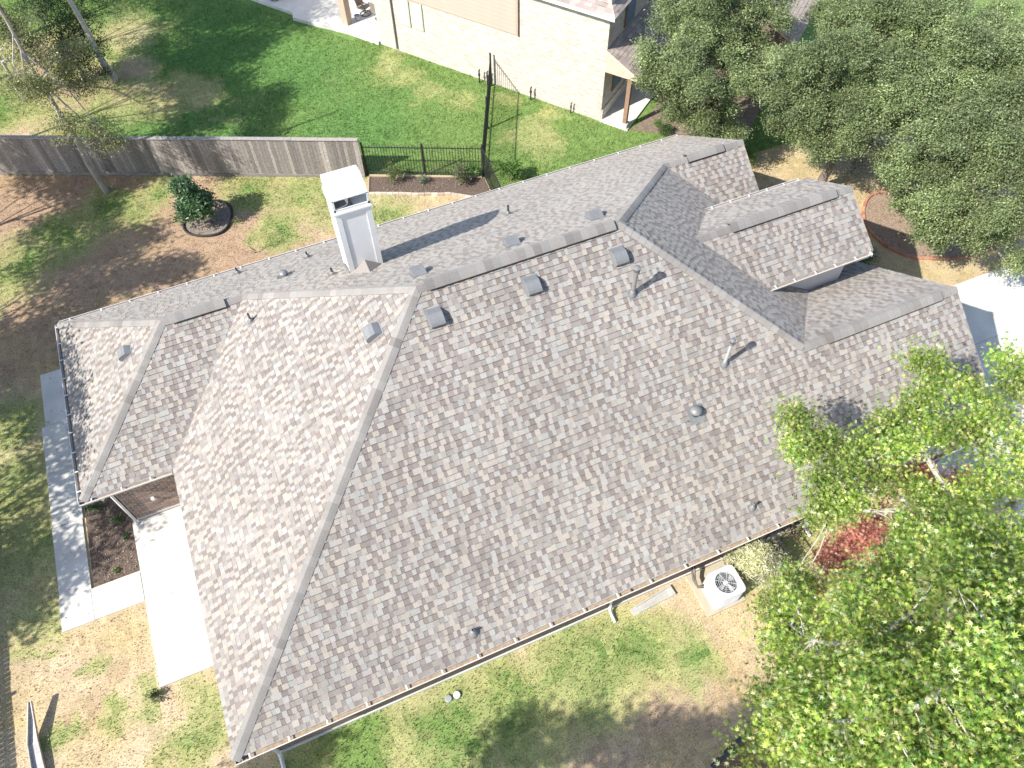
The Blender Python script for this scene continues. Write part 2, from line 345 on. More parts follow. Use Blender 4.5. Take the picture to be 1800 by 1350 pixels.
def clip_rect(poly, r):
    """the roof polygon cut down to the rectangle of one tab"""
    def cut(pl, ax, val, sg):
        out = []
        for i in range(len(pl)):
            a, b = pl[i], pl[(i+1) % len(pl)]; da, db = (a[ax]-val)*sg, (b[ax]-val)*sg
            if da >= 0: out.append(a)
            if (da >= 0) != (db >= 0):
                t = da/(da-db); out.append((a[0]+t*(b[0]-a[0]), a[1]+t*(b[1]-a[1])))
        return out
    for ax, val, sg in ((0, r[0], 1), (0, r[2], -1), (1, r[1], 1), (1, r[3], -1)):
        poly = cut(poly, ax, val, sg)
        if len(poly) < 3: return []
    return poly
def seg_dist(p, a, b):
    ax, ay = a; bx, by = b; dx, dy = bx-ax, by-ay; t = max(0, min(1, ((p[0]-ax)*dx+(p[1]-ay)*dy)/(dx*dx+dy*dy+1e-9)))
    return math.hypot(p[0]-ax-t*dx, p[1]-ay-t*dy)
def shingle_tabs(poly3, udir, expo=.146, wmin=.075, wmax=.160, seed=1, cols=TABCOL, wts=None):
    rnd = random.Random(seed); wts = [w for _, w in cols]
    O, u, v, n = frame(poly3, udir); P2 = [(float((p-O)@u), float((p-O)@v)) for p in poly3]
    u0 = min(p[0] for p in P2); u1 = max(p[0] for p in P2); v1 = max(p[1] for p in P2); tabs = []
    row = 0; vv = -.02
    while vv < v1:
        x = u0-rnd.uniform(0, .3); up = rnd.random() < .5
        while x < u1:
            w = rnd.uniform(wmin, wmax) if not up else rnd.uniform(wmin*1.15, wmax*1.05)
            a = rnd.random()
            if up: c = cols[0] if a < .27 else cols[1] if a < .58 else cols[2] if a < .76 else cols[6] if a < .88 else cols[3]
            else: c = cols[4] if a < .32 else cols[5] if a < .54 else cols[7] if a < .74 else cols[3] if a < .90 else cols[1]
            k = rnd.uniform(.92, 1.08); c = tuple(q*k for q in c[0])
            r = (x, vv, x+w, vv+expo+.012); ctr = (x+w/2, vv+expo/2); rad = math.hypot(w, expo)/2+.02
            near = any(seg_dist(ctr, P2[i], P2[(i+1) % len(P2)]) < rad for i in range(len(P2)))
            if near: q = clip_rect(P2, r)
            else: q = [(r[0], r[1]), (r[2], r[1]), (r[2], r[3]), (r[0], r[3])] if inside(ctr, P2) else []
            if len(q) >= 3:
                t = .0165 if up else .0085
                tabs.append((q, vv, t, c, not near, O, u, v, n, rnd.random() < (.9 if not up else .45)))
            x += w; up = (not up) if rnd.random() < .88 else up
        vv += expo; row += 1
    return tabs
def tab_into(b, tab, expo=.146):
    q, v0, t, c, full, O, u, v, n, strip = tab
    def at(p, dz=0): return O+u*p[0]+v*p[1]+n*(dz if dz else .003+t*(1-.75*min(1, (p[1]-v0)/(expo+.012))))
    s = .020
    if full and strip:                     # dark granule line printed along the top of the exposed tab
        (x0, y0), (x1, _), (_, y1), _ = q; ym = y0+expo-s
        b.face([at((x0, y0)), at((x1, y0)), at((x1, ym)), at((x0, ym))], c); d = tuple(k*.52 for k in c)
        b.face([at((x0, ym)), at((x1, ym)), at((x1, y1)), at((x0, y1))], d)
    else: b.face([at(p) for p in q], c)
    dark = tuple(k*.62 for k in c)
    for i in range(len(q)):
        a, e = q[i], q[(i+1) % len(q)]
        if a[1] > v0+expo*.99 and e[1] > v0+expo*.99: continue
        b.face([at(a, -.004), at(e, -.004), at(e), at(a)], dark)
# decks under the shingles
for poly, u in PLANES:
    O, uu, v, n = frame(poly, u); deckb.face([p-n*.006 for p in poly], (.2, .18, .17)); deckb.face([p-n*.10 for p in poly][::-1], (.6, .57, .53))
    k = len(poly)
    for i in range(k):
        a, e = poly[i], poly[(i+1) % k]; deckb.face([a-n*.10, e-n*.10, e-n*.006, a-n*.006], (.50, .46, .43))
roof = deckb.build('roof', PIECE, house)
ALLT = []
for i, (poly, u) in enumerate(PLANES): ALLT += shingle_tabs(poly, u, seed=11+i)
def tab_centre(t): q, O, u, v = t[0], t[5], t[6], t[7]; return O+u*(sum(p[0] for p in q)/len(q))+v*(sum(p[1] for p in q)/len(q))
def px(p):
    d = np.asarray(p, float)-CAM; z = d@_f; return 900+1380.8*(d@CR)/z, 675-1380.8*(d@CU)/z, z
cand = []
for i, t in enumerate(ALLT):
    if t[4]:
        x, y, z = px(tab_centre(t))
        if 5 < x < 1290 and 5 < y < 1340: q = t[0]; cand.append((-(q[1][0]-q[0][0])*abs(t[8]@(CAM-tab_centre(t)))/z**3, i))
pick = set(i for _, i in sorted(cand)[:300])
restb = MB()
for i, t in enumerate(ALLT):
    if i in pick:
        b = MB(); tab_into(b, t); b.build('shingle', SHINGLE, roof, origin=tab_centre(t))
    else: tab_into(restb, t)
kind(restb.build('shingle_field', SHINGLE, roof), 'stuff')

# ---- ridge and hip caps, ridge vents
CAPC = [(.232, .22, .207), (.248, .236, .222), (.215, .202, .19), (.238, .224, .21), (.195, .181, .172), (.245, .23, .214), (.226, .216, .205)]
def plane_normal(k): return frame(*PLANES[k])[3]
def caps(A, B, k1, k2, expo=.215, lift=0.0, half=.15, vent=None):
    """overlapping folded cap shingles from A up to B over the edge between roof planes k1 and k2"""
    A = np.array(A, float); B = np.array(B, float); Lh = np.linalg.norm(B-A); r = (B-A)/Lh
    ds = []
    for k in (k1, k2):
        n = plane_normal(k); d = np.cross(n, r)
        if d[2] > 0 or (abs(d[2]) < 1e-6 and False): d = -d
        ds.append((d/np.linalg.norm(d), n))
    top = ds[0][1]+ds[1][1]; top = top/np.linalg.norm(top)
    nseg = max(1, int(round(Lh/expo))); e = Lh/nseg
    prev = random.choice(CAPC)
    for i in range(nseg):
        s0, s1 = i*e-.01, min((i+1)*e+.07, Lh+.01)
        lf = 0
        if vent and vent[0] <= (i+.5)*e <= vent[1]: lf = .075
        c = random.choice(CAPC) if random.random() < .8 else prev; prev = c; kk = random.uniform(.88, 1.10); c = tuple(q*kk for q in c)
        b = MB(); ring = []
        for s, up in ((s0, .030), (s1, .016)):
            base = A+r*s; pts = []
            (d1, n1), (d2, n2) = ds
            for (d, n, w, h) in ((d1, n1, half+lf*.25, 0), (d1, n1, half*.45, .010)): pts.append(base+d*w+n*(up+h+lf))
            pts.append(base+top*(up+.018+lf))
            for (d, n, w, h) in ((d2, n2, half*.45, .010), (d2, n2, half+lf*.25, 0)): pts.append(base+d*w+n*(up+h+lf))
            ring.append(pts)
        lo = [[p-top*.022 for p in rr] for rr in ring]
        for j in range(4): b.face([ring[0][j], ring[0][j+1], ring[1][j+1], ring[1][j]], c)
        dk = tuple(q*.6 for q in c)
        for j in range(4): b.face([lo[0][j], lo[0][j+1], ring[0][j+1], ring[0][j]], dk)
        for j in (0, 4): b.face([lo[0][j], ring[0][j], ring[1][j], lo[1][j]], dk)
        b.build('ridge_cap', SHINGLE, roof)
    if vent:
        b = MB(); s0, s1 = vent[0]+.09, vent[1]-.04; w = half*1.3
        for (d, n) in ds:
            o0, o1 = A+r*s0, A+r*s1
            b.hexa([o0+d*.02+n*.012, o1+d*.02+n*.012, o1+d*w+n*.012, o0+d*w+n*.012], [o0+d*.02+n*.058, o1+d*.02+n*.058, o1+d*w+n*.058, o0+d*w+n*.058])
        vb = b.build('ridge_vent', SLOT, house)
        d, n = ds[0]; bb = MB()            # small baffle ribs along the near slot
        bb.obox(A+r*(s0+.05)+d*(w-.002)+n*.010, r*.03, d*.012, n*.03); src = bb.build('baffle', DARKM, vb); p0 = np.array(src.location)
        copies(src, 'baffle', [p0+r*q for q in np.arange(.15, s1-s0-.1, .15)], vb)
caps((0, 0, H), (A0, W/2, ZT), 0, 1); caps((VX, YR, ZR), (A0, W/2, ZT), 2, 1)
caps((A0, W/2, ZT), (B0, W/2, ZT), 0, 2, vent=(.22, B0-A0-.14)); caps((GX, YG, ZG), (B0, W/2, ZT), 0, 5); caps((BX, YB, ZB), (B0, W/2, ZT), 2, 5)
caps((-WL, W, H), (-WL+WC, YR, ZR), 2, 3); caps((-WL, YW, H), (-WL+WC, YR, ZR), 4, 3)
caps((-WL+WC, YR, ZR), (VX, YR, ZR), 4, 2, vent=(.3, 1.75)); caps((BX, YB, ZB), (XB, YB, ZB), 6, 2, vent=(.75, 2.05))
caps((GX, YG, ZG), (XG, YG, ZG), 0, 7, vent=(.7, 4.45)); caps((DX0, YD, ZD), (XD, YD, ZD), 8, 9, vent=(1.05, 4.6))

# ---- walls: brick body, with real bricks on the wing wall in view
BRICKM = mat('far_brick', (.20, .15, .125), .9, .25, 9, .3)
wb = MB(); OV = .5
wb.box((OV, .42, 0), (XG-.5, 2*YG-.5, H-.12)); wb.box((OV+.002, 2*YG-.5, 0), (XH-.5, 2*YB-W+.5, H-.12)); wb.box((OV+.004, 2*YB-W+.5, 0), (XB-.5, W-.5, H-.12))
wb.box((-WL+OV, YW+OV, 0), (OV+.004, W-OV, H-.12))
wb.box((XH-3.2, YD-DW+.35, 0), (XD-.45, YD+DW-.35, ZE-.12))
for (x, y0, y1, z0, yc, zc) in ((XG-.5, .5, 2*YG-.5, H-.12, YG, ZG-.32), (XB-.5, 2*YB-W+.5, W-.5, H-.12, YB, ZB-.32), (XD-.45, YD-DW+.35, YD+DW-.35, ZE-.12, YD, ZD-.3)):
    wb.hexa([(x-.2, y0, z0), (x, y0, z0), (x, y1, z0), (x-.2, y1, z0)], [(x-.2, yc-.02, zc), (x, yc-.02, zc), (x, yc+.02, zc), (x-.2, yc+.02, zc)])
wall = wb.build('wall', BRICKM, house)
wm = MB(); wm.box((-WL+OV-.004, YW+OV-.008, 0), (OV+.01, YW+OV+.02, H-.10)); wing_wall = wm.build('wing_wall', MORTAR, house)
BRC = [(.27, .195, .16), (.23, .17, .14), (.31, .23, .185), (.20, .16, .145), (.34, .245, .19), (.28, .21, .175)]
bl, bh = .235, .092; brk = []; row = 0; z = .16
while z < H-.2:
    x = -WL+OV-(bl*.5 if row % 2 else 0)
    while x < OV:
        x0, x1 = max(x, -WL+OV), min(x+bl-.02, OV)
        if x1-x0 > .03: brk.append((x0, x1, z))
        x += bl
    z += bh; row += 1
brk.sort(key=lambda q: -((q[1]-q[0] > .19) and q[0] < .1)); rb = MB()
for i, (x0, x1, z) in enumerate(brk):
    b = MB() if i < 300 else rb; y = YW+OV-.018-random.uniform(0, .004); k = random.uniform(.85, 1.15); c = tuple(q*k for q in random.choice(BRC))
    b.box((x0, y, z), (x1, YW+OV, z+bh-.022), c)
    if i < 300: b.build('brick', PIECE, wing_wall)
if rb.f: kind(rb.build('brick_field', PIECE, wing_wall), 'stuff')
b = MB(); b.box((-WL+OV-.03, YW+OV-.035, 0), (OV, YW+OV-.0, .155)); b.build('foundation_ledge', CONC, house)
b = MB(); b.box((OV-.03, .385, 0), (XG-.5, .42, .13)); b.build('foundation_ledge', CONC, house)
b = MB(); b.box((-WL+OV-.012, YW+OV-.012, .16), (-WL+OV+.002, YW+OV+.25, H-.14)); b.build('corner_trim', WHITE, house)
b = MB(); b.lathe((-1.15, YW+OV-.02, .95), [(.07, 0), (.07, .05), (.05, .07), (.001, .075)], 12, axis=(0, -1, 0)); b.build('wall_outlet_cover', WHITE, house)
# soffits, fascias, rake boards
b = MB(); zz = H-.135
b.box((0.03, .03, zz), (XG-.03, OV+.05, zz+.02)); b.box((.03, OV, zz+.001), (OV+.05, YW, zz+.021)); b.box((-WL+.03, YW+.03, zz-.001), (OV, YW+OV+.05, zz+.019))
b.box((-WL+.03, YW+.03, zz-.002), (-WL+OV+.05, W-.03, zz+.018)); b.box((-WL+.03, W-OV-.05, zz), (XB-.03, W-.03, zz+.02)); b.build('soffit', WHITE, house)
def board(A, B, out, hgt=.17, th=.025, name='fascia', m=FASCIA, drop=.0):
    A = np.array(A, float); B = np.array(B, float); o = np.array(out, float)
    b = MB(); b.obox(A-np.array((0, 0, hgt+drop)), B-A, o*th, (0, 0, hgt)); return b.build(name, m, house)
board((0, .0, H), (XG, .0, H), (0, 1, 0), drop=.008); board((0.0, 0.03, H), (.0, YW, H), (1, 0, 0), drop=.008); board((-WL, YW, H), (0, YW, H), (0, 1, 0), drop=.008)
board((-WL, YW+.03, H), (-WL, W-.03, H), (1, 0, 0), drop=.008); board((-WL, W, H), (XB, W, H), (0, -1, 0), drop=.008)
board((DX1, YD-DW, ZE), (XD, YD-DW, ZE), (0, 1, 0), m=WHITE, drop=.008); board((DX1, YD+DW, ZE), (XD, YD+DW, ZE), (0, -1, 0), m=WHITE, drop=.008)
for (x, y0, z0, yc, zc) in ((XG, 0, H, YG, ZG), (XG, 2*YG, H, YG, ZG), (XB, W, H, YB, ZB), (XB, YB-2.8, ZB-2.8*P, YB, ZB), (XD, YD-DW, ZE, YD, ZD), (XD, YD+DW, ZE, YD, ZD)):
    board((x-.02, y0, z0-.03), (x-.02, yc, zc-.03), (1, 0, 0), .2, .03, 'rake_board', WHITE, .02)
b = MB()                                    # boxed eave returns of the entry gable
for sy in (-1, 1):
    y = YD+sy*DW; b.hexa([(XD-.5, y, ZE-.32), (XD-.02, y, ZE-.32), (XD-.02, y-sy*.4, ZE-.32), (XD-.5, y-sy*.4, ZE-.32)], [(XD-.5, y, ZE-.03), (XD-.02, y, ZE-.03), (XD-.02, y-sy*.4, ZE-.03), (XD-.5, y-sy*.4, ZE-.03)])
    b.box((DX1+.2, min(y, y-sy*.36), ZE-.16), (XD-.5, max(y, y-sy*.36), ZE-.14))
b.build('cornice_return', WHITE, house)
b = MB(); b.box((XH-2.6, YD-DW+.33, H-.5), (XD-.44, YD-DW+.352, ZE-.13)); b.build('entry_side_trim', WHITE, house)

# ---- gutters
def gutter(A, B, out, hang=.95, lbl=None, start=.3, ends=True):
    A = np.array(A, float); B = np.array(B, float); o = np.array(out, float); Lg = np.linalg.norm(B-A); r = (B-A)/Lg; Z = np.array((0, 0, 1.))
    prof = [(.000, -.02), (.000, -.135), (.095, -.135), (.118, -.09), (.135, -.02), (.125, -.008), (.112, -.012), (.112, -.03), (.128, -.03), (.112, -.088), (.09, -.128), (.006, -.128), (.006, -.02)]
    b = MB(); n = len(prof); V = [A+o*x+Z*z for x, z in prof]+[B+o*x+Z*z for x, z in prof]
    b.add(V, [(i, (i+1) % n, n+(i+1) % n, n+i) for i in range(n)])
    if ends:
        for q in (A-r*.003, B): b.obox(q-Z*.135, r*.004, o*.13, Z*.125)
    g = b.build('gutter', GUTTER, house)
    d = MB(); V = [A+o*.008-Z*.110, B+o*.008-Z*.110, B+o*.098-Z*.110, A+o*.098-Z*.110]; d.face(V); d.build('debris', DEBRIS, g)
    hm = None; s = start
    while s < Lg-.1:
        if hm is None:
            h = MB(); h.obox(A+r*s-Z*.022, r*.035, o*.13, Z*.012); hm = h.build('hanger', WHITE, g); p0 = np.array(hm.location)-r*s
        else: copies(hm, 'hanger', [p0+r*s], g)
        s += hang*random.uniform(.93, 1.07)
    return g
gutter((0.02, 0, H), (XG-.25, 0, H), (0, -1, 0), .93)
gutter((-WL, W, H), (XB-.1, W, H), (0, 1, 0), .92)
gutter((-WL, YW, H), (-WL, W, H), (-1, 0, 0), .68)
gutter((-WL-.1, YW, H), (-.06, YW, H), (0, -1, 0), .78)
gutter((DX1-.05, YD-DW, ZE), (XD-.1, YD-DW, ZE), (0, -1, 0), .68); gutter((DX1-.05, YD+DW, ZE), (XD-.25, YD+DW, ZE), (0, 1, 0), .66)
def downspout(x, y, ydir, wall_y, z1=H-.12, kick=.38):
    b = MB(); w = .045
    pts = [(x, y, z1), (x, y+.02*ydir, z1-.12), (x, wall_y, z1-.42), (x, wall_y, .28), (x, wall_y-ydir*.08, .12), (x, wall_y-ydir*kick, .06)]
    b.tube(pts, [w, w, w, w, w*1.05, w*1.15], 4); b.build('downspout', WHITE, house)
downspout(9.79, -.06, 1, .37); downspout(.45, -.06, 1, .37, kick=.5); downspout(-WL+.42, YW-.06, 1, YW+OV-.07, kick=.12); downspout(16.2, -.06, 1, .37)
b = MB()
for x in (9.95, .28): b.lathe((x, -.052, H-.109), [(.04, 0), (.04, .003)], 14)
b.build('gutter_outlet', SLOT, house)

# ---- roof furniture
def on_plane(k, x, y): poly, u = PLANES[k]; O, uu, v, n = frame(poly, u); z = O[2]-(n[0]*(x-O[0])+n[1]*(y-O[1]))/n[2]; return np.array((x, y, z)), uu, v, n
def roof_vent(k, x, y, s=1.0):
    p, u, v, n = on_plane(k, x, y); b = MB(); p = p+n*.02
    prof = [(.24, .0), (.22, .03), (.12, .15), (0, .175), (-.12, .17), (-.185, .14), (-.205, .09), (-.205, .0)]
    hw = .175*s; m = len(prof); V = []
    for sx in (-1, 1): V += [p+u*hw*sx+v*a*s+n*h*s for a, h in prof]
    b.add(V, [tuple(range(m)), tuple(range(2*m-1, m-1, -1))]+[(i, m+i, m+(i+1) % m, (i+1) % m) for i in range(m)])
    o = b.build('roof_vent', METAL, house)
    f = MB(); f.obox(p-u*.21*s-v*.21*s-n*.004, u*.42*s, v*.48*s, n*.006); f.build('flange', METAL, o)
    g = MB(); g.obox(p-u*(hw-.02)-v*.2085*s+n*.012, u*2*(hw-.02), v*.003, n*.065); g.build('louver', SLOT, o)
for x in (7.56, 10.07, 12.45): roof_vent(0, x, 6.5)
for x in (7.68, 10.22, 12.6): roof_vent(2, x, 8.14)
roof_vent(1, 6.1, 6.95); roof_vent(3, -.24, 11.13, .9)
def vent_pipe(k, x, y, hgt, r=.05, cap=False, m=LEAD, boot=.085, flash=.24, name='vent_pipe'):
    p, u, v, n = on_plane(k, x, y); b = MB(); b.lathe(p-np.array((0, 0, .15)), [(r, 0), (r, hgt+.15), (r*.78, hgt+.151), (r*.78, hgt+.05)], 14)
    o = b.build(name, m, house, smooth=False)
    f = MB(); f.obox(p-u*flash/2-v*flash*.55+n*.019, u*flash, v*flash, n*.006); f.build('flashing', METAL if m is not LEAD else LEAD, o)
    f = MB(); f.lathe(p-np.array((0, 0, .05)), [(boot*1.25, 0), (boot*1.15, .06), (boot*.8, .14), (r*1.08, .2)], 14); f.build('boot', LEAD, o, smooth=True)
    if cap:
        f = MB(); f.lathe(p+np.array((0, 0, hgt-.02)), [(r*1.05, -.16), (r*1.5, -.15), (r*1.5, .0), (r*1.7, .005), (r*1.7, .035), (r*.3, .06), (.001, .06)], 16); f.build('rain_cap', LEAD, o)
        f = MB(); f.lathe(p+np.array((0, 0, hgt-.02)), [(r*1.53, -.07), (r*1.53, -.008)], 16); f.build('cap_band', DARKM, o)
vent_pipe(0, 12.48, 5.68, .98, .055, True); vent_pipe(0, 14.24, 3.63, 1.02, .045, True, mat('pale_pipe', (.34, .35, .36), .5))
vent_pipe(0, 5.90, .42, .22, .035, boot=.10); vent_pipe(0, 13.68, .53, .30, .03, boot=.08)
vent_pipe(2, 11.31, 11.01, .36, .035, m=DARKM); vent_pipe(2, 5.79, 10.43, .26, .035, m=DARKM); vent_pipe(2, 3.19, 13.85, .25, .035, m=DARKM); vent_pipe(2, 5.38, 13.2, .25, .03, m=DARKM); vent_pipe(1, 3.3, 10.15, .34, .03, m=DARKM)
def dome_vent(k, x, y, r=.13, h=.2):
    p, u, v, n = on_plane(k, x, y); b = MB(); b.lathe(p-np.array((0, 0, .1)), [(r*.8, 0), (r*.8, .1+h*.5), (r*1.15, .1+h*.5), (r*1.2, .1+h*.75), (r*.9, .1+h), (r*.4, .1+h*1.15), (.001, .1+h*1.18)], 18)
    o = b.build('dome_vent', METAL, house, smooth=True); f = MB(); f.obox(p-u*.22-v*.25+n*.019, u*.44, v*.46, n*.006); f.build('flashing', METAL, o)
dome_vent(0, 13.04, 2.87); dome_vent(2, 4.53, 11.87, .11, .18)

# ---- chimney
def make_chimney():
    x0, x1, y0, y1 = 6.25, 7.14, 10.02, 11.05; zb = 4.95; zt = 7.86
    b = MB(); b.box((x0, y0, zb), (x1, y1, zt)); ch = b.build('chimney', WHITE, house)
    b = MB(); t = .024; e = .12
    for (xa, xb) in ((x0-t, x0+e), (x1-e, x1+t)):
        for (ya, yb) in ((y0-t, y0), (y1, y1+t)): b.box((xa, ya, zb), (xb, yb, zt))
    for (ya, yb) in ((y0, y0+e), (y1-e, y1)):
        for (xa, xb) in ((x0-t+.001, x0), (x1, x1+t-.001)): b.box((xa, ya, zb), (xb, yb, zt))
    b.build('corner_board', WHITE, ch)
    b = MB(); b.box((x0+e, y0-t+.002, zt-.15), (x1-e, y0, zt)); b.box((x0-t+.002, y0+e, zt-.15), (x0, y1-e, zt)); b.box((x1, y0+e, zt-.15), (x1+t-.002, y1-e, zt)); b.build('frieze_board', WHITE, ch)
    b = MB(); o = .055; b.box((x0-o, y0-o, zt), (x1+o, y1+o, zt+.05)); b.box((x0-o+.02, y0-o+.02, zt+.05), (x1+o-.02, y1+o-.02, zt+.09)); b.build('crown_trim', WHITE, ch)
    z0 = zt+.09; zc = z0+.38; c = MB(); w = .05
    for xx in (x0-.02, x1+.02-w):
        for yy in (y0-.02, y1+.02-w): c.box((xx, yy, z0), (xx+w, yy+w, zc))
    c.box((x0-.02, y0-.02, z0), (x1+.02, y0-.02+.02, z0+.07)); cap = c.build('shroud', WHITE, ch)
    c = MB(); q = .02; nx = 9; prof = []                       # roof of the shroud: shallow arch
    for i in range(nx):
        t_ = i/(nx-1); prof.append((y0-q+(y1-y0+2*q)*t_, zc+.16*math.sin(math.pi*min(1, max(0, t_)))**.6))
    top = [(x0-q, y, z) for y, z in prof]; top2 = [(x1+q, y, z) for y, z in prof]
    V = top+top2+[(x0-q, y, z-.03) for y, z in prof]+[(x1+q, y, z-.03) for y, z in prof]
    F = []
    for i in range(nx-1): F += [(i, nx+i, nx+i+1, i+1), (2*nx+i+1, 3*nx+i+1, 3*nx+i, 2*nx+i), (i, i+1, 2*nx+i+1, 2*nx+i), (nx+i+1, nx+i, 3*nx+i, 3*nx+i+1)]
    F += [(0, 2*nx, 3*nx, nx), (nx-1, 2*nx-1, 4*nx-1, 3*nx-1)]
    c.add(V, F); c.build('shroud_roof', WHITE, ch)
    c = MB(); c.box((x0-.02, y0+.06, z0), (x0-.012, y1-.06, zc)); c.box((x1+.012, y0+.06, z0+.05), (x1+.02, y1-.06, zc)); c.box((x0+.04, y1+.01, z0), (x1-.04, y1+.018, zc)); c.build('shroud_screen', WHITE, ch)
    c = MB(); c.lathe((x0+.62, (y0+y1)/2, z0), [(.14, 0), (.14, .24), (.2, .24), (.2, .28), (.02, .33)], 16); c.build('flue', METAL, ch, smooth=False)
    c = MB(); c.hexa([(x0+.02, y0+.02, z0+.003), (x0+.5, y0+.02, z0+.003), (x0+.4, y1-.1, z0+.003), (x0+.02, y1-.1, z0+.003)], [(x0+.02, y0+.02, z0+.02), (x0+.5, y0+.02, z0+.02), (x0+.4, y1-.1, z0+.14), (x0+.02, y1-.1, z0+.14)]); c.build('chase_cover', METAL, ch)
    # cricket: little saddle roof uphill of the chimney
    n = plane_normal(2); xm = (x0+x1)/2; zr = H+P*(W-y0)+.34; yr = W-(zr-H)/P
    c = MB(); zl = H+P*(W-y0)
    A = (xm, y0, zr); Bp = (xm, yr, zr+.01); Lp = (x0-.02, y0, zl+.01); Rp = (x1+.02, y0, zl+.01)
    c.face([Lp, A, Bp], (.25, .23, .215)); c.face([A, Rp, Bp], (.22, .2, .19)); c.face([Lp, Rp, A], (.4, .4, .4)); c.build('cricket', SHINGLE, house)
    c = MB(); c.box((x0-.05, y0-.03, zl-.02), (x0-.026, y1, zl-.7+.0)) if False else None
    for x in (x0-.05, x1+.027):
        b = MB(); b.hexa([(x, y0, H+P*(W-y0)), (x+.022, y0, H+P*(W-y0)), (x+.022, y1, H+P*(W-y1)), (x, y1, H+P*(W-y1))], [(x, y0, H+P*(W-y0)+.1), (x+.022, y0, H+P*(W-y0)+.1), (x+.022, y1, H+P*(W-y1)+.1), (x, y1, H+P*(W-y1)+.1)])
        b.build('step_flashing', METAL, ch)
make_chimney()

# ------------------------------------------------------------------ fences
WOODC = [(.265, .24, .22), (.23, .21, .195), (.295, .265, .242), (.205, .188, .177), (.25, .225, .205), (.325, .293, .268), (.185, .168, .155)]
def wood_fence(A, B, label, h=1.83, w=.14, gap=.006, face=1, cap=True):
    A = np.array(A, float); B = np.array(B, float); Lf = np.linalg.norm(B-A); r = (B-A)/Lf; n = np.array((r[1], -r[0]))*face
    root = thing('wood_fence', label, 'fence', (*((A+B)/2), 0)); R3 = np.array((*r, 0)); N3 = np.array((*n, 0)); Z = np.array((0, 0, 1.)); O = np.array((*A, 0))
    s = 0
    while s < Lf-.02:
        ww = w*random.uniform(.93, 1.03); b = MB(); k = random.uniform(.8, 1.2); c = tuple(q*k for q in random.choice(WOODC)); hh = h-random.uniform(0, .02)
        b.obox(O+R3*s+N3*random.uniform(0, .006)+Z*.04, R3*(min(ww, Lf-s)-gap), N3*.018, Z*(hh-.04), c); b.build('picket', WOOD, root); s += ww
    for z in (.3, .95, 1.55):
        b = MB(); b.obox(O-N3*.045+Z*z, R3*Lf, N3*.04, Z*.09, (.25, .22, .19)); b.build('rail', WOOD, root)
    s = .02
    while s < Lf:
        b = MB(); b.obox(O+R3*s-N3*.14, R3*.09, N3*.09, Z*(h-.03), (.24, .21, .18)); b.build('post', WOOD, root); s += 2.4
    if cap:
        s = 0
        while s < Lf:
            l = min(4.8*random.uniform(.8, 1), Lf-s); b = MB(); b.obox(O+R3*s-N3*.10+Z*(h+random.uniform(0, .012)), R3*(l-.01), N3*.17, Z*.03, random.choice([(.33, .30, .28), (.30, .28, .265), (.35, .315, .29)])); b.build('cap_board', WOOD, root); s += l
        s = 0
        while s < Lf:
            l = min(3.6, Lf-s); b = MB(); b.obox(O+R3*s+N3*.025+Z*.0, R3*(l-.01), N3*.03, Z*.14, random.choice(WOODC)); b.build('kick_board', WOOD, root); s += l
    return root
wood_fence(FENCE_A, FENCE_B, 'weathered grey picket fence with a cap board across the back yard')
wood_fence((-7.75, -3.0), (-7.75, 14.5), 'wood fence left of the dry lawn, throwing the striped shadow', face=-1, gap=.011, cap=False)
def iron_fence(segs, label, h=1.5, sp=.112):
    root = thing('iron_fence', label, 'fence', (*segs[0][0], 0)); src = None; posts = set()
    for A, B in segs:
        A = np.array(A, float); B = np.array(B, float); Lf = np.linalg.norm(B-A); r = (B-A)/Lf; R3 = np.array((*r, 0)); O = np.array((*A, 0)); N3 = np.array((-r[1], r[0], 0))
        for z in (.15, h-.17):
            b = MB(); b.obox(O-N3*.016+np.array((0, 0, z)), R3*Lf, N3*.032, (0, 0, .034)); b.build('rail', IRON, root)
        n = int(Lf/sp); locs = [O+R3*(i+.5)*Lf/n for i in range(n)]
        if src is None:
            b = MB(); b.box((-.009, -.009, .06), (.009, .009, h-.08)); b.hexa([(-.009, -.009, h-.08), (.009, -.009, h-.08), (.009, .009, h-.08), (-.009, .009, h-.08)], [(-.001, -.001, h-.01), (.001, -.001, h-.01), (.001, .001, h-.01), (-.001, .001, h-.01)])
            src = b.build('bar', IRON, root, origin=(0, 0, 0)); src.location = tuple(locs[0]); attach(src, root); locs = locs[1:]
        copies(src, 'bar', locs, root)
        m = max(1, int(round(Lf/2.4)))
        for i in range(m+1):
            p = O+R3*Lf*i/m; key = (round(p[0], 1), round(p[1], 1))
            if key in posts: continue
            posts.add(key); b = MB(); b.box((p[0]-.032, p[1]-.032, 0), (p[0]+.032, p[1]+.032, h+.03)); b.box((p[0]-.04, p[1]-.04, h+.03), (p[0]+.04, p[1]+.04, h+.055)); b.build('post', IRON, root)
    return root
iron_fence([((8.9, 20.2), (13.2, 18.2)), ((13.2, 18.2), (15.72, 23.55)), ((13.2, 18.2), (12.95, 14.95))], 'black iron fence with a corner behind the planting bed', 1.55)
iron_fence([((14.75, .48), (14.75, -4.6))], 'low black iron fence beside the pale bush under the green tree', 1.35)

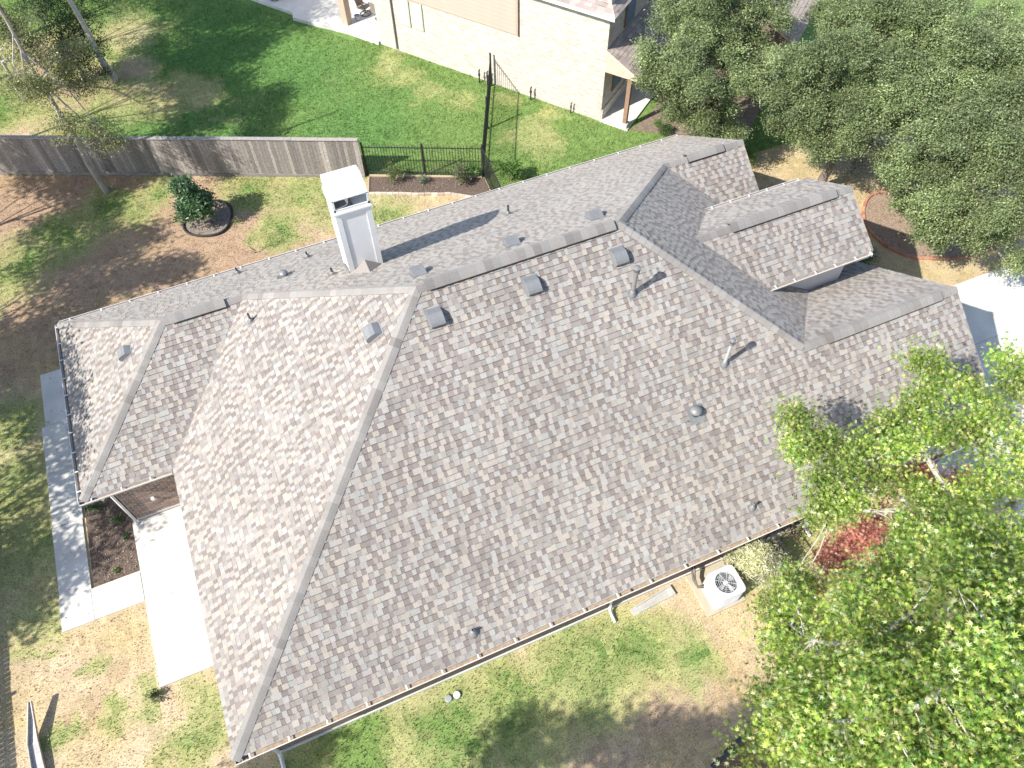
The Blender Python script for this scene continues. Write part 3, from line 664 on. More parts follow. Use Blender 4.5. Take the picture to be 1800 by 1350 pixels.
# ------------------------------------------------------------------ neighbour's house
def nbr():
    def N3(s, t, z): q = NC+ND*s+NN*t; return np.array((q[0], q[1], z))
    d3 = np.array((*ND, 0)); n3 = np.array((*NN, 0)); Z = np.array((0, 0, 1.))
    root = thing('cream_brick_house', 'cream brick neighbouring house beyond the green lawn, with a corner porch', 'house', N3(-6, -3, 0))
    # brick wall material
    m, N, L, bs = new_mat('cream_brick'); tc = N.new('ShaderNodeTexCoord'); mp = N.new('ShaderNodeMapping'); L.new(tc.outputs['UV'], mp.inputs[0])
    bt = N.new('ShaderNodeTexBrick'); bt.inputs['Scale'].default_value = 1; bt.inputs['Brick Width'].default_value = .24; bt.inputs['Row Height'].default_value = .09; bt.inputs['Mortar Size'].default_value = .011
    bt.inputs['Color1'].default_value = (.54, .49, .435, 1); bt.inputs['Color2'].default_value = (.33, .28, .235, 1); bt.inputs['Mortar'].default_value = (.50, .47, .42, 1); bt.inputs['Bias'].default_value = -.35
    L.new(mp.outputs[0], bt.inputs[0]); L.new(bt.outputs[0], bs.inputs['Base Color']); bs.inputs['Roughness'].default_value = .9
    bp = N.new('ShaderNodeBump'); bp.inputs['Strength'].default_value = .6; bp.inputs['Distance'].default_value = .01; L.new(bt.outputs['Fac'], bp.inputs['Height']); bp.invert = True; L.new(bp.outputs[0], bs.inputs['Normal'])
    def wallobj(name, faces, par=root):
        """faces: list of (corner points, uv points)"""
        b = MB(); uvs = []
        for pts, uv in faces: b.face(pts); uvs += uv
        o = b.build(name, m, par); u = o.data.uv_layers.new(name='UVMap'); u.data.foreach_set('uv', np.array(uvs, np.float32).ravel()); return o
    def quad(s0, t0, s1, t1, z0, z1):
        l = math.hypot(s1-s0, t1-t0); return [N3(s0, t0, z0), N3(s1, t1, z0), N3(s1, t1, z1), N3(s0, t0, z1)], [(0, z0), (l, z0), (l, z1), (0, z1)]
    zt = 5.0; SL = -11.5
    wallobj('wall', [quad(SL, 0, 0, 0, 0, zt), quad(0, 0, 0, -8, 0, zt+.6), quad(0, -8, SL, -8, 0, zt), quad(SL, -3.4, SL, 0, 0, zt), quad(-19, -3.4, SL, -3.4, 0, zt)])
    # sandy siding of the upper floor, in boards
    pn = MB(); pn.obox(N3(-11.5, .01, 2.78), d3*7.5, n3*.05, Z*2.3); sd = pn.build('siding_panel', mat('sand_siding', (.47, .345, .285), .8, .04, 2), root)
    z = 2.78
    while z < 5.0:
        b = MB(); b.hexa([N3(-11.5, .06, z), N3(-4.09, .06, z), N3(-4.09, .078, z), N3(-11.5, .078, z)], [N3(-11.5, .06, z+.18), N3(-4.09, .06, z+.18), N3(-4.09, .064, z+.18), N3(-11.5, .064, z+.18)]); b.build('siding_board', MATS['sand_siding'], sd); z += .185
    b = MB(); b.obox(N3(-4.09, .01, 2.76), d3*.09, n3*.085, Z*2.3); b.build('corner_board', mat('tan_trim', (.40, .30, .24), .7), sd)
    # roof over the tall corner
    TC = [((.36, .30, .27), 1), ((.30, .25, .23), 1), ((.40, .34, .30), 1), ((.26, .22, .2), 1), ((.33, .28, .26), 1), ((.29, .24, .22), 1), ((.31, .26, .24), 1), ((.28, .235, .215), 1)]
    e = .35
    rp = [N3(-4.0, e, zt-.05), N3(e, e, zt-.05), N3(e-3.2, e-3.6, zt+2.4), N3(-4.0, e-3.6, zt+2.4)]
    rp2 = [N3(e, e, zt-.05), N3(e, -8, zt-.05), N3(e-3.2, -8, zt+2.4), N3(e-3.2, e-3.6, zt+2.4)]
    def shed(poly, u, name, seed, ncol=TC):
        O, uu, v, n = frame(poly, u); b = MB(); b.face([p-n*.006 for p in poly], (.25, .2, .18)); b.face([p-n*.12 for p in poly][::-1], (.5, .45, .4))
        for i in range(len(poly)): a, q = poly[i], poly[(i+1) % len(poly)]; b.face([a-n*.12, q-n*.12, q-n*.006, a-n*.006], (.52, .44, .37))
        rf = b.build(name, PIECE, root); s = MB()
        for t in shingle_tabs(poly, u, .16, .2, .35, seed, ncol): tab_into(s, t, .16)
        kind(s.build('shingle_field', SHINGLE, rf), 'stuff'); return rf
    shed(rp, d3, 'roof', 90); shed(rp2, -n3, 'roof', 91)
    b = MB(); b.obox(N3(-4, e-.02, zt-.2), d3*(4+e-.02), n3*.025, Z*.15); b.build('fascia', WHITE, root)
    b = MB(); b.obox(N3(-4, .0, zt-.21), d3*(4+e-.05), n3*(e-.04), Z*.02); b.build('soffit', WHITE, root)
    # porch: shed roof with a closed triangular end, post, slab
    sp = [N3(0.02, .05, 3.36), N3(1.48, .05, 2.60), N3(1.48, -5.5, 2.60), N3(.02, -5.5, 3.36)]
    shed(sp, -n3, 'porch_roof', 92)
    b = MB(); b.hexa([N3(0, 0, 2.38), N3(1.40, 0, 2.40), N3(1.40, -.06, 2.40), N3(0, -.06, 2.38)], [N3(0, .0, 3.22), N3(1.40, .0, 2.5), N3(1.40, -.06, 2.5), N3(0, -.06, 3.22)]); b.build('porch_end_panel', mat('pink_tan_paint', (.55, .41, .335), .7), root)
    b = MB(); b.obox(N3(.02, -.06, 2.36), d3*1.4, n3*-.1, Z*.15); b.obox(N3(1.26, -.16, 2.36), -n3*5.2, d3*.14, Z*.2); b.build('porch_beam', mat('brown_timber', (.27, .17, .12), .7, .2), root)
    b = MB(); b.obox(N3(1.0, -.02, .28), d3*.17, n3*-.17, Z*2.1); b.build('porch_post', MATS['brown_timber'], root)
    b = MB(); b.obox(N3(.94, .04, 0), d3*.29, n3*-.29, Z*.28); b.build('post_base', mat('pale_stone', (.6, .55, .48), .9, .15), root)
    b = MB(); b.obox(N3(0, .05, 0), d3*1.3, n3*-5.5, Z*.09); b.build('porch_slab', CONC, root)
    b = MB(); b.obox(N3(.004, -.02, 0), d3*.05, n3*-5.5, Z*.55); b.build('stone_ledge', MATS['pale_stone'], root)
    # side windows and door
    for (t, z0, w, h) in ((-1.9, 3.5, .9, 1.3), (-1.3, .95, .9, 1.2)):
        f = MB(); f.obox(N3(.0, t-w/2, z0), d3*.05, n3*w, Z*h); fr = f.build('window', mat('brown_frame', (.22, .14, .1), .6), root)
        f = MB(); f.obox(N3(.05, t-w/2+.07, z0+.07), d3*.012, n3*(w-.14), Z*(h-.14)); f.build('pane', mat('window_glass', (.12, .2, .27), .08, .05, spec=.8), fr)
    # south windows with pale green frames by the patio, downpipe
    for s0 in (-10.15, -9.45):
        f = MB(); f.obox(N3(s0, 0, 1.45), d3*.6, n3*.05, Z*1.25); fr = f.build('window', mat('sage_frame', (.42, .45, .36), .6), root)
        f = MB(); f.obox(N3(s0+.07, .05, 1.52), d3*.46, n3*.012, Z*1.11); f.build('pane', mat('pale_blind', (.62, .62, .57), .5), fr)
    b = MB(); b.tube([N3(-10.5, .06, 2.7), N3(-10.5, .06, .1)], .035, 4); b.build('downpipe', mat('bronze_pipe', (.14, .12, .10), .5), root)
    # patio corner pillar, back of the covered patio
    b = MB(); b.obox(N3(-13.9, -.6, 0), d3*.36, n3*.36, Z*2.7); b.build('patio_pillar', mat('tan_brick', (.42, .33, .26), .9, .15, 14, .3), root)
    b = MB(); b.obox(N3(-13.9, -.6, 2.7), d3*2.4, n3*.36, Z*.3); b.build('patio_beam', MATS['tan_trim'], root)
    # other wing of the roof, seen among the oaks
    wp = [np.array((26.55, 17.2, 2.9)), np.array((29.3, 19.5, 2.9)), np.array((27.3, 21.9, 4.5)), np.array((24.55, 19.6, 4.5))]
    shed(wp, np.array((.77, .64, 0)), 'wing_roof', 93, [((.34, .29, .26), 1)]*8)
    b = MB(); b.prism([(26.3, 17.75), (28.75, 19.75), (27.1, 21.7), (24.7, 19.7)], 0, 2.85); b.build('wing_wall', BRICKM, root)
    # raised patio slab
    ps = MB(); ps.prism([tuple(N3(-19.5, .15, 0)[:2]), tuple(N3(-16.6, .15, 0)[:2]), tuple(N3(-16.3, .5, 0)[:2]), tuple(N3(-13.3, .12, 0)[:2]), tuple(N3(-11.52, .12, 0)[:2]), tuple(N3(-11.52, -3.38, 0)[:2]), tuple(N3(-19.5, -3.38, 0)[:2])], -.05, .16)
    kind(ps.build('neighbour_patio', CONC), 'structure')
    return N3, d3, n3
N3, ND3, NN3 = nbr()
def stub(p, h, label, r=.035):
    b = MB(); b.tube([(p[0], p[1], 0), (p[0], p[1], h), (p[0]+.03, p[1]-.03, h+.06)], [r, r, r*.7], 8); b.lathe((p[0], p[1], h*.6), [(r*1.6, 0), (r*1.6, .08)], 8); tag(b.build('utility_pipe', IRON), label, 'pipe')
stub(N3(-5.9, .25, 0), .62, 'left of two short black pipes at the cream wall behind the iron fence'); stub(N3(-5.5, .22, 0), .66, 'right of two short black pipes at the cream wall behind the iron fence')
stub(N3(-3.3, .2, 0), .62, 'short black pipe at the cream wall right of the iron fence end'); stub(N3(-1.35, .15, 0), .5, 'dark garden tap at the foot of the cream wall near the porch', .025)

def patio_chair(p, rz, label):
    root = thing('patio_chair', label, 'chair', p, 'swivel chairs on the neighbouring patio'); b = MB()
    c, s = math.cos(rz), math.sin(rz); T = lambda x, y, z: (p[0]+c*x-s*y, p[1]+s*x+c*y, p[2]+z)
    sling = mat('sling_fabric', (.23, .20, .17), .8, .15)
    b.hexa([T(-.25, -.25, .40), T(.25, -.25, .40), T(.25, .25, .37), T(-.25, .25, .37)], [T(-.25, -.25, .43), T(.25, -.25, .43), T(.25, .25, .40), T(-.25, .25, .40)]); b.build('seat', sling, root)
    b = MB(); b.hexa([T(-.24, .25, .38), T(.24, .25, .38), T(.24, .28, .38), T(-.24, .28, .38)], [T(-.24, .42, 1.0), T(.24, .42, 1.0), T(.24, .45, 1.0), T(-.24, .45, 1.0)]); b.build('backrest', sling, root)
    for sx in (-1, 1):
        b = MB(); b.tube([T(sx*.27, .27, .36), T(sx*.27, -.26, .38), T(sx*.28, -.22, .62), T(sx*.28, .28, .66), T(sx*.26, .44, 1.02)], .018, 6); b.build('arm_frame', IRON, root)
    b = MB(); b.tube([T(0, 0, .06), T(0, 0, .38)], .03, 8); b.build('pedestal', IRON, root)
    b = MB(); b.tube([T(.26*math.cos(a), .26*math.sin(a), .03) for a in np.linspace(0, 2*math.pi, 17)], .018, 6, caps=False)
    b.tube([T(-.26, 0, .04), T(0, 0, .09), T(.26, 0, .04)], .015, 6); b.tube([T(0, -.26, .04), T(0, 0, .09), T(0, .26, .04)], .015, 6); b.build('base_ring', IRON, root)
patio_chair((12.2, 31.0, .16), .6, 'brown swivel patio chair nearest the tan pillar'); patio_chair((12.75, 30.3, .16), 2.2, 'brown swivel patio chair nearest the cream wall'); patio_chair((8.5, 34.1, .16), 2.4, 'dark patio chair at the left end of the raised patio')
b = MB(); b.lathe((11.7, 30.65, .16), [(.1, 0), (.14, .2), (.15, .24), (.12, .24), (.11, .2)], 12); tag(b.build('plant_pot', mat('glazed_pot', (.3, .34, .4), .3)), 'small glazed pot beside the patio pillar', 'pot')

# ------------------------------------------------------------------ yard objects
def ac_unit():
    x0, x1, y0, y1 = 12.42, 13.28, -.86, -.02; z0, z1 = .1, .98
    b = MB(); b.prism([(12.22, -.9), (13.42, -.9), (13.42, .36), (12.22, .36)], -.02, .09); tag(b.build('equipment_pad', mat('pad_concrete', (.42, .37, .28), .9, .12, 3, .1)), 'square tan concrete pad under the air conditioner', 'pad')
    root = thing('air_conditioner', 'white outdoor air conditioner with a fan on top, beside the front eave', 'air conditioner', ((x0+x1)/2, (y0+y1)/2, .09))
    def rr(g, n=48):
        out = []; hx, hy = (x1-x0)/2-g, (y1-y0)/2-g
        for i in range(n):
            a = 2*math.pi*(i+.5)/n; k = (abs(math.cos(a))**7+abs(math.sin(a))**7)**(-1/7); out.append(((x0+x1)/2+hx*k*math.cos(a), (y0+y1)/2+hy*k*math.sin(a)))
        return out
    b = MB(); b.prism(rr(.015), z0, z1-.13); cab = b.build('cabinet', mat('ac_white', (.45, .455, .46), .4, .04, 3), root)
    lv = MB()
    for k in range(16):
        zz = z0+.07+k*.045; q = rr(.008); lv.prism(q, zz, zz+.012)
    lv.build('louver', MATS['ac_white'], cab)
    # top cover with a round fan opening
    cx, cy = (x0+x1)/2, (y0+y1)/2; q = rr(0.0); n = len(q); ro = .30
    ang = [math.atan2(y-cy, x-cx) for x, y in q]; c = [(cx+ro*math.cos(a), cy+ro*math.sin(a)) for a in ang]
    b = MB(); zt = z1; V = [(x, y, zt-.07) for x, y in q]+[(x, y, zt-.012) for x, y in q]+[(cx+(x-cx)*.97, cy+(y-cy)*.97, zt) for x, y in q]+[(x, y, zt) for x, y in c]+[(x, y, zt-.12) for x, y in c]
    F = []
    for i in range(n):
        j = (i+1) % n
        for k in range(4): F.append((k*n+i, k*n+j, (k+1)*n+j, (k+1)*n+i))
    b.add(V, F); b.build('top_cover', mat('ac_cover', (.50, .505, .51), .35, .03, 3), root)
    b = MB(); b.lathe((cx, cy, zt-.115), [(ro-.002, 0), (ro-.002, .002)], 28); b.build('fan_well', mat('ac_dark', (.10, .106, .113), .5), root)
    for k in range(4):
        a = R(20+90*k); b = MB(); pts = []
        for r_, da, dz in ((.06, -.4, .0), (.27, -.3, .0), (.28, .3, .04), (.06, .4, .03)): pts.append((cx+r_*math.cos(a+da), cy+r_*math.sin(a+da), zt-.095+dz))
        b.hexa(pts, [(x, y, z+.006) for x, y, z in pts]); b.build('fan_blade', mat('ac_blade', (.34, .355, .37), .4, .05, 3), root)
    b = MB(); b.lathe((cx, cy, zt-.10), [(.075, 0), (.075, .07), (.05, .095), (.001, .1)], 18); b.build('fan_hub', MATS['ac_cover'], root)
    g = MB()
    for r_ in (.09, .15, .21, .265): g.tube([(cx+r_*math.cos(t), cy+r_*math.sin(t), zt+.004) for t in np.linspace(0, 2*math.pi, 25)], .0035, 4, caps=False)
    for k in range(8): a = math.pi/4*k+.2; g.tube([(cx+.03*math.cos(a), cy+.03*math.sin(a), zt+.008), (cx+.31*math.cos(a), cy+.31*math.sin(a), zt+.006)], .006, 4)
    g.build('fan_guard', MATS['ac_cover'], root)
    for k, (dx, r_, m_) in enumerate(((0, .035, mat('foam_sleeve', (.14, .12, .10), .9)), (.1, .03, mat('foam_sleeve', (.1, .1, .1))), (.06, .014, WHITE))):
        b = MB(); b.tube([(x0+.04, y1-.16+dx*.3, .34+dx), (x0-.12-dx*.4, y1-.1, .34+dx), (x0-.16+dx*.5, y1+.12, .42), (x0-.05+dx, OV-.02, .6)], r_, 8); b.build('refrigerant_line', m_, root, smooth=True)
ac_unit()
def splash_block():
    L_, w, h = 1.36, .30, .10; x, y = 10.36, -.1; a = R(5); c, s = math.cos(a), math.sin(a)
    T = lambda u, v, z: (x+c*u-s*v, y+s*u+c*v, z)
    b = MB(); t = .035
    b.hexa([T(0, .04, 0), T(L_, 0, 0), T(L_, w, 0), T(0, w-.04, 0)], [T(0, .04, .03), T(L_, 0, .03), T(L_, w, .03), T(0, w-.04, .03)])
    b.hexa([T(.16, .045, .03), T(L_, 0, .03), T(L_, t, .03), T(.16, .045+t, .03)], [T(.16, .045, h), T(L_, 0, h), T(L_, t, h), T(.16, .045+t, h)])
    b.hexa([T(.16, w-.045-t, .03), T(L_, w-t, .03), T(L_, w, .03), T(.16, w-.045, .03)], [T(.16, w-.045-t, h), T(L_, w-t, h), T(L_, w, h), T(.16, w-.045, h)])
    b.hexa([T(L_-.12, t, .03), T(L_, t, .03), T(L_, w-t, .03), T(L_-.12, w-t, .03)], [T(L_-.12, t, h), T(L_, t, h), T(L_, w-t, h), T(L_-.12, w-t, h)])
    tag(b.build('splash_block', mat('splash_plastic', (.40, .395, .365), .7, .12, 4)), 'long pale trough-shaped splash block on the grass under the front eave', 'splash block')
splash_block()
b = MB(); b.lathe((4.84, -.06, 0), [(.095, 0), (.095, .05), (.08, .06), (.001, .062)], 18); tag(b.build('drain_cap', mat('grey_plastic', (.30, .32, .33), .5)), 'round grey drain cap in the front grass, left of the white one', 'drain cap')
b = MB(); b.lathe((5.08, -.06, 0), [(.10, 0), (.10, .05), (.085, .065), (.001, .067)], 18); tag(b.build('drain_cap', mat('white_plastic', (.55, .55, .53), .5)), 'round white drain cap in the front grass', 'drain cap')
def trough():
    root = thing('bent_trough', 'bent grey metal trough lying propped on the dry lawn', 'trough', (-5.3, 3, 0)); m = mat('weathered_zinc', (.40, .38, .36), .5, .2, 6, metal=.2)
    S = [(-5.20, 1.9, .03, .16), (-5.30, 3.08, .10, .125), (-5.17, 4.07, .38, .03)]
    for k in range(2):
        b = MB(); (xa, ya, za, wa), (xb, yb, zb, wb_) = S[k], S[k+1]; t = .012
        for (o0, o1, h0, h1) in ((-1, 1, 0, 0),): b.hexa([(xa-wa, ya, za), (xa+wa, ya, za), (xb+wb_, yb, zb), (xb-wb_, yb, zb)], [(xa-wa, ya, za+t), (xa+wa, ya, za+t), (xb+wb_, yb, zb+t), (xb-wb_, yb, zb+t)])
        for sg in (-1, 1): b.hexa([(xa+sg*wa-t, ya, za), (xa+sg*wa+t, ya, za), (xb+sg*wb_+t, yb, zb), (xb+sg*wb_-t, yb, zb)], [(xa+sg*wa-t, ya, za+.11), (xa+sg*wa+t, ya, za+.11), (xb+sg*wb_+t, yb, zb+.09), (xb+sg*wb_-t, yb, zb+.09)])
        b.build('trough_section', m, root)
trough()
# edging
def edging(pts, label, closed=False, l=.20, w=.10, h=.09, cols=((.42, .2, .13), (.36, .17, .11), (.48, .26, .17))):
    root = thing('brick_edging', label, 'edging', (*pts[0], 0)); P_ = [np.array(p, float) for p in pts]
    for i in range(len(P_)-1):
        A, B = P_[i], P_[i+1]; L_ = np.linalg.norm(B-A); r = (B-A)/L_; n = np.array((-r[1], r[0])); k = max(1, int(round(L_/l)))
        for j in range(k):
            o = A+r*L_*j/k; b = MB(); c = random.choice(cols); q = random.uniform(.85, 1.15)
            b.obox((*(o+n*random.uniform(-.01, .01)), -.03), (*(r*(L_/k-.012)), 0), (*(n*w), 0), (0, 0, .03+h+random.uniform(-.008, .008)), tuple(x*q for x in c)); b.build('brick', PIECE, root)
def smooth_path(pts, n=6):
    out = []; p = [np.array(q, float) for q in pts]
    for i in range(len(p)-1):
        a, b_, c, d = p[max(i-1, 0)], p[i], p[i+1], p[min(i+2, len(p)-1)]
        for k in range(n): t = k/n; out.append(.5*((2*b_)+(-a+c)*t+(2*a-5*b_+4*c-d)*t*t+(-a+3*b_-3*c+d)*t**3))
    out.append(p[-1]); return out
edging(smooth_path([(28.2, 10.7), (27.6, 10.95), (26.75, 11.05), (25.95, 10.5), (25.49, 9.62), (25.58, 8.45), (26.22, 7.58), (27.54, 6.98), (28.8, 6.76), (30.0, 7.1)]), 'curved red brick edging round the oak bed', l=.2)
edging([(8.62, 19.02), (9.7, 18.55), (10.4, 18.2), (11.6, 17.7), (12.9, 16.7)], 'pale stone block edging along the front of the shrub bed', cols=((.50, .42, .33), (.44, .37, .29), (.55, .47, .38)), l=.26)
edging([(8.95, 20.05), (13.1, 18.12)], 'tan timber edging at the foot of the iron fence', cols=((.48, .36, .24), (.42, .32, .22)), l=1.2, w=.08, h=.07)
edging([(8.62, 19.06), (8.93, 20.0)], 'short tan timber edging at the left end of the shrub bed', cols=((.48, .36, .24), (.42, .32, .22)), l=1.0, w=.08, h=.07)
b = MB(); ring = [(2.45+.94*math.cos(t)+.05*math.sin(3*t), 20.25+.98*math.sin(t)+.04*math.sin(2*t), .07) for t in np.linspace(0, 2*math.pi, 41)]
b.tube(ring, .045, 8, caps=False); tag(b.build('tree_ring', mat('black_rubber', (.03, .03, .032), .7), smooth=True), 'black rubber ring round the young tree', 'tree ring')
sheet('tree_ring_mulch', [(x, y) for x, y, _ in ring[:-1]], .045, mat('dry_chips', (.20, .155, .13), .95, .5, 24, .9, 50, col2=(.36, .30, .26)))
b = MB(); b.tube([(10.35, -4.2, .05), (11.0, -4.02, .06), (11.65, -3.85, .05), (13.2, -3.7, .05)], .06, 6); tag(b.build('lawn_edging', mat('dark_edging', (.05, .055, .065), .6)), 'dark edging strip at the foot of the green tree, bottom of view', 'edging')

# ------------------------------------------------------------------ plants
def star_leaf():
    V = [(0, -.18, 0)]; ang = [-78, -40, 0, 40, 78]; rad = [.62, .88, 1.0, .88, .62]
    for i in range(5):
        a = R(90+ang[i]*-1); V.append((rad[i]*math.cos(a), rad[i]*math.sin(a), .05*(abs(i-2)-1)))
        if i < 4:
            a2 = R(90-(ang[i]+ang[i+1])/2); V.append((.27*math.cos(a2), .27*math.sin(a2), 0))
    F = [(0, j+1, j) for j in range(1, 9)]
    return np.array(V), np.array(F)
def oval_leaf():
    V = np.array([(0, -.5, 0), (.22, 0, .05), (0, .5, 0), (-.22, 0, .05)]); return V, np.array([(0, 1, 2), (0, 2, 3)])
def blade_leaf():
    V = np.array([(0, -.5, 0), (.09, 0, .03), (0, .5, -.06), (-.09, 0, .03)]); return V, np.array([(0, 1, 2), (0, 2, 3)])
def rand_rot(n, rng, up=.6):
    """random leaf frames, their faces tending upwards"""
    nrm = rng.normal(size=(n, 3)); nrm[:, 2] += up*2.2; nrm /= np.linalg.norm(nrm, axis=1)[:, None]
    t = rng.normal(size=(n, 3)); t -= nrm*(t*nrm).sum(1)[:, None]; t /= np.linalg.norm(t, axis=1)[:, None]
    return np.stack([np.cross(t, nrm), t, nrm], -1)
def leaf_arrays(pos, size, tmpl, pal, rng, up=.6, shade=None):
    V0, F0 = tmpl; n = len(pos); M = rand_rot(n, rng, up); sz = size*rng.uniform(.55, 1.25, n)
    V = np.einsum('nij,kj->nki', M, V0)*sz[:, None, None]+pos[:, None, :]
    F = (F0[None]+(np.arange(n)*len(V0))[:, None, None]).reshape(-1, F0.shape[1])
    pal = np.array(pal); c = pal[rng.choice(len(pal), n)]*rng.uniform(.75, 1.25, (n, 1))
    if shade is not None: c = c*shade[:, None]
    return V.reshape(-1, 3), F, np.repeat(c, len(F0), 0)
def clusters(lobes, per, rng, shell=.55):
    """cluster centres spread through the outer part of each lobe (x,y,z,rx,ry,rz)"""
    out = []
    for (x, y, z, rx, ry, rz) in lobes:
        n = int(per*(rx*ry*rz)**(2/3))+4; d = rng.normal(size=(n, 3)); d /= np.linalg.norm(d, axis=1)[:, None]
        d[:, 2] = np.where(d[:, 2] < -.35, -d[:, 2], d[:, 2]); r = (shell+(1-shell)*rng.random(n)**.6)*rng.uniform(.8, 1.12, n)
        out.append(np.array((x, y, z))+d*r[:, None]*np.array((rx, ry, rz)))
    return np.concatenate(out), np.repeat(np.arange(len(out)), [len(q) for q in out])
def tree(name, label, base, lobes, per=16, leaves=60, spread=.24, size=.09, tmpl=None, pal=None, bark=GBARK, rt=.18, leafmat=LEAF, up=.6, seed=1, group=None, cat='tree', twigs=True, near=0, shell=.55, lean=(0, 0), fork=.45, limbs=True, chains=None, top_z=None):
    rng = np.random.default_rng(seed); root = thing(name, label, cat, base, group); bx_, by_, bz = base
    top = np.array((bx_+lean[0], by_+lean[1], top_z or max(l[2] for l in lobes)*.8))
    tb = MB(); B = np.array(base, float); nseg = 6
    pts = [B+(top-B)*i/nseg+np.array((*(rng.normal(0, .06, 2)*(i > 0)), 0)) for i in range(nseg+1)]
    if not chains: tb.tube(pts, [rt*1.25]+[rt*(1-.72*i/nseg) for i in range(1, nseg+1)], 9)
    C, CL = clusters(lobes, per, rng, shell)
    if chains:
        CP = []
        for ch in chains:
            pp = smooth_path(ch, 4); r0 = .075; tb.tube(pp, [r0*(1-.72*i/len(pp)) for i in range(len(pp))], 7); CP += pp[2:]
        CP = np.array(CP); B2 = np.array(chains[0][0]); tb.tube([B, (B+B2)/2+np.array((.1, -.1, 0)), B2], [rt*1.2, rt, .1], 9)
        for c in C[::2]:
            a = CP[np.argmin(((CP-c)**2).sum(1))]
            if np.linalg.norm(a-c) < 2.2: h = (a+c)/2+rng.normal(0, .08, 3); tb.tube([a, h, c], [.018, .011, .004], 4, caps=False)
    elif limbs:
        for (x, y, z, rx, ry, rz) in lobes:
            k = rng.uniform(fork, .85); s = B+(top-B)*k; e = np.array((x, y, z)); m = (s+e)/2+np.array((*rng.normal(0, .15, 2), .1)); r0 = rt*(1-.7*k)*.62
            tb.tube([s, m, e], [r0, r0*.7, r0*.35], 6); 
            if twigs:
                near_c = C[np.argsort(((C-e)**2).sum(1))[:int(len(C)/len(lobes))]]
                for c in near_c[::2]:
                    a = m+(e-m)*rng.uniform(.1, 1); h = (a+c)/2+rng.normal(0, .06, 3); tb.tube([a, h, c], [r0*.3, r0*.2, .006], 4, caps=False)
    tb.build('trunk', bark, root, origin=base)
    n = leaves*len(C); ci = rng.integers(0, len(C), n); pos = C[ci]+rng.normal(0, spread, (n, 3))*np.array((1, 1, .7))
    tone = rng.uniform(.62, 1.3, len(C))*rng.uniform(.78, 1.22, len(lobes))[CL]
    if near:
        d = ((pos-CAM)**2).sum(1); idx = np.argsort(d); sel = []
        for i in idx:
            x, y, z = px(pos[i])
            if 20 < x < 1780 and 20 < y < 1330: sel.append(i)
            if len(sel) >= near: break
        keep = np.ones(n, bool); keep[sel] = False
        V, F, c = leaf_arrays(pos[keep], size, tmpl, pal, rng, up, tone[ci[keep]]); cr = np_mesh('crown', V, F, c, leafmat, root, base)
        for i in sel:
            V, F, c = leaf_arrays(pos[i:i+1], size, tmpl, pal, rng, .5); np_mesh('leaf', V, F, c, leafmat, cr, pos[i])
    else:
        V, F, c = leaf_arrays(pos, size, tmpl, pal, rng, up, tone[ci]); np_mesh('crown', V, F, c, leafmat, root, base)
    return root
OAKP = [(.195, .25, .105), (.225, .28, .125), (.15, .205, .08), (.265, .305, .16), (.175, .235, .095), (.295, .32, .185), (.105, .155, .055)]
GUMP = [(.34, .46, .085), (.26, .40, .07), (.42, .51, .12), (.15, .27, .055), (.36, .47, .09), (.48, .51, .16), (.26, .38, .09), (.09, .18, .04), (.48, .45, .20), (.43, .50, .27), (.19, .32, .06)]
# live oaks top right
def oak(label, base, lobes, seed, per=36, leaves=165):
    r_ = random.Random(seed); lumps = []
    for (x, y, z, a, b_, c) in lobes:          # each limb carries three uneven lumps of leaves
        for q in range(3):
            t = 2*math.pi*(q+r_.random()*.6)/3; k = r_.uniform(.5, .78); lumps.append((x+a*.55*math.cos(t), y+b_*.55*math.sin(t), z+r_.uniform(-.9, .5), a*k*.93, b_*k*.93, c*k*1.1))
    tree('live_oak', label, base, lumps, per, leaves, .16, .088, oval_leaf(), OAKP, GBARK, .2, OAKLEAF, .95, seed, 'live oaks at the top right', shell=.45, twigs=False)
oak('dark green oak standing against the porch of the cream house', (21.0, 15.3, 0), [(19.85, 16.24, 5.0, 1.2, 1.14, 0.96), (21.27, 15.71, 5.6, 1.3, 1.23, 1.04), (20.11, 14.66, 4.9, 1.4, 1.33, 1.12), (19.52, 15.83, 3.6, 1.0, 0.95, 0.8), (21.36, 14.52, 3.2, 1.1, 1.04, 0.88), (20.60, 15.64, 2.4, 0.9, 0.85, 0.72), (21.97, 14.74, 4.2, 1.2, 1.14, 0.96), (19.48, 16.64, 4.4, 0.8, 0.76, 0.64), (21.45, 15.36, 1.8, 0.8, 0.76, 0.64)], 31)
oak('broad oak in the middle of the oak group, over the pale dry grass', (25.0, 12.0, 0), [(23.21, 13.04, 5.6, 1.4, 1.33, 1.12), (22.60, 12.26, 4.5, 1.3, 1.23, 1.04), (23.51, 11.55, 5.6, 1.5, 1.42, 1.2), (24.39, 10.49, 5.4, 1.5, 1.42, 1.2), (23.71, 11.04, 4.2, 1.1, 1.04, 0.88), (23.91, 12.10, 3.2, 0.8, 0.76, 0.64), (25.50, 11.87, 5.8, 1.5, 1.42, 1.2), (22.95, 12.79, 3.5, 0.7, 0.66, 0.56), (24.16, 9.80, 4.5, 1.2, 1.14, 0.96)], 32)
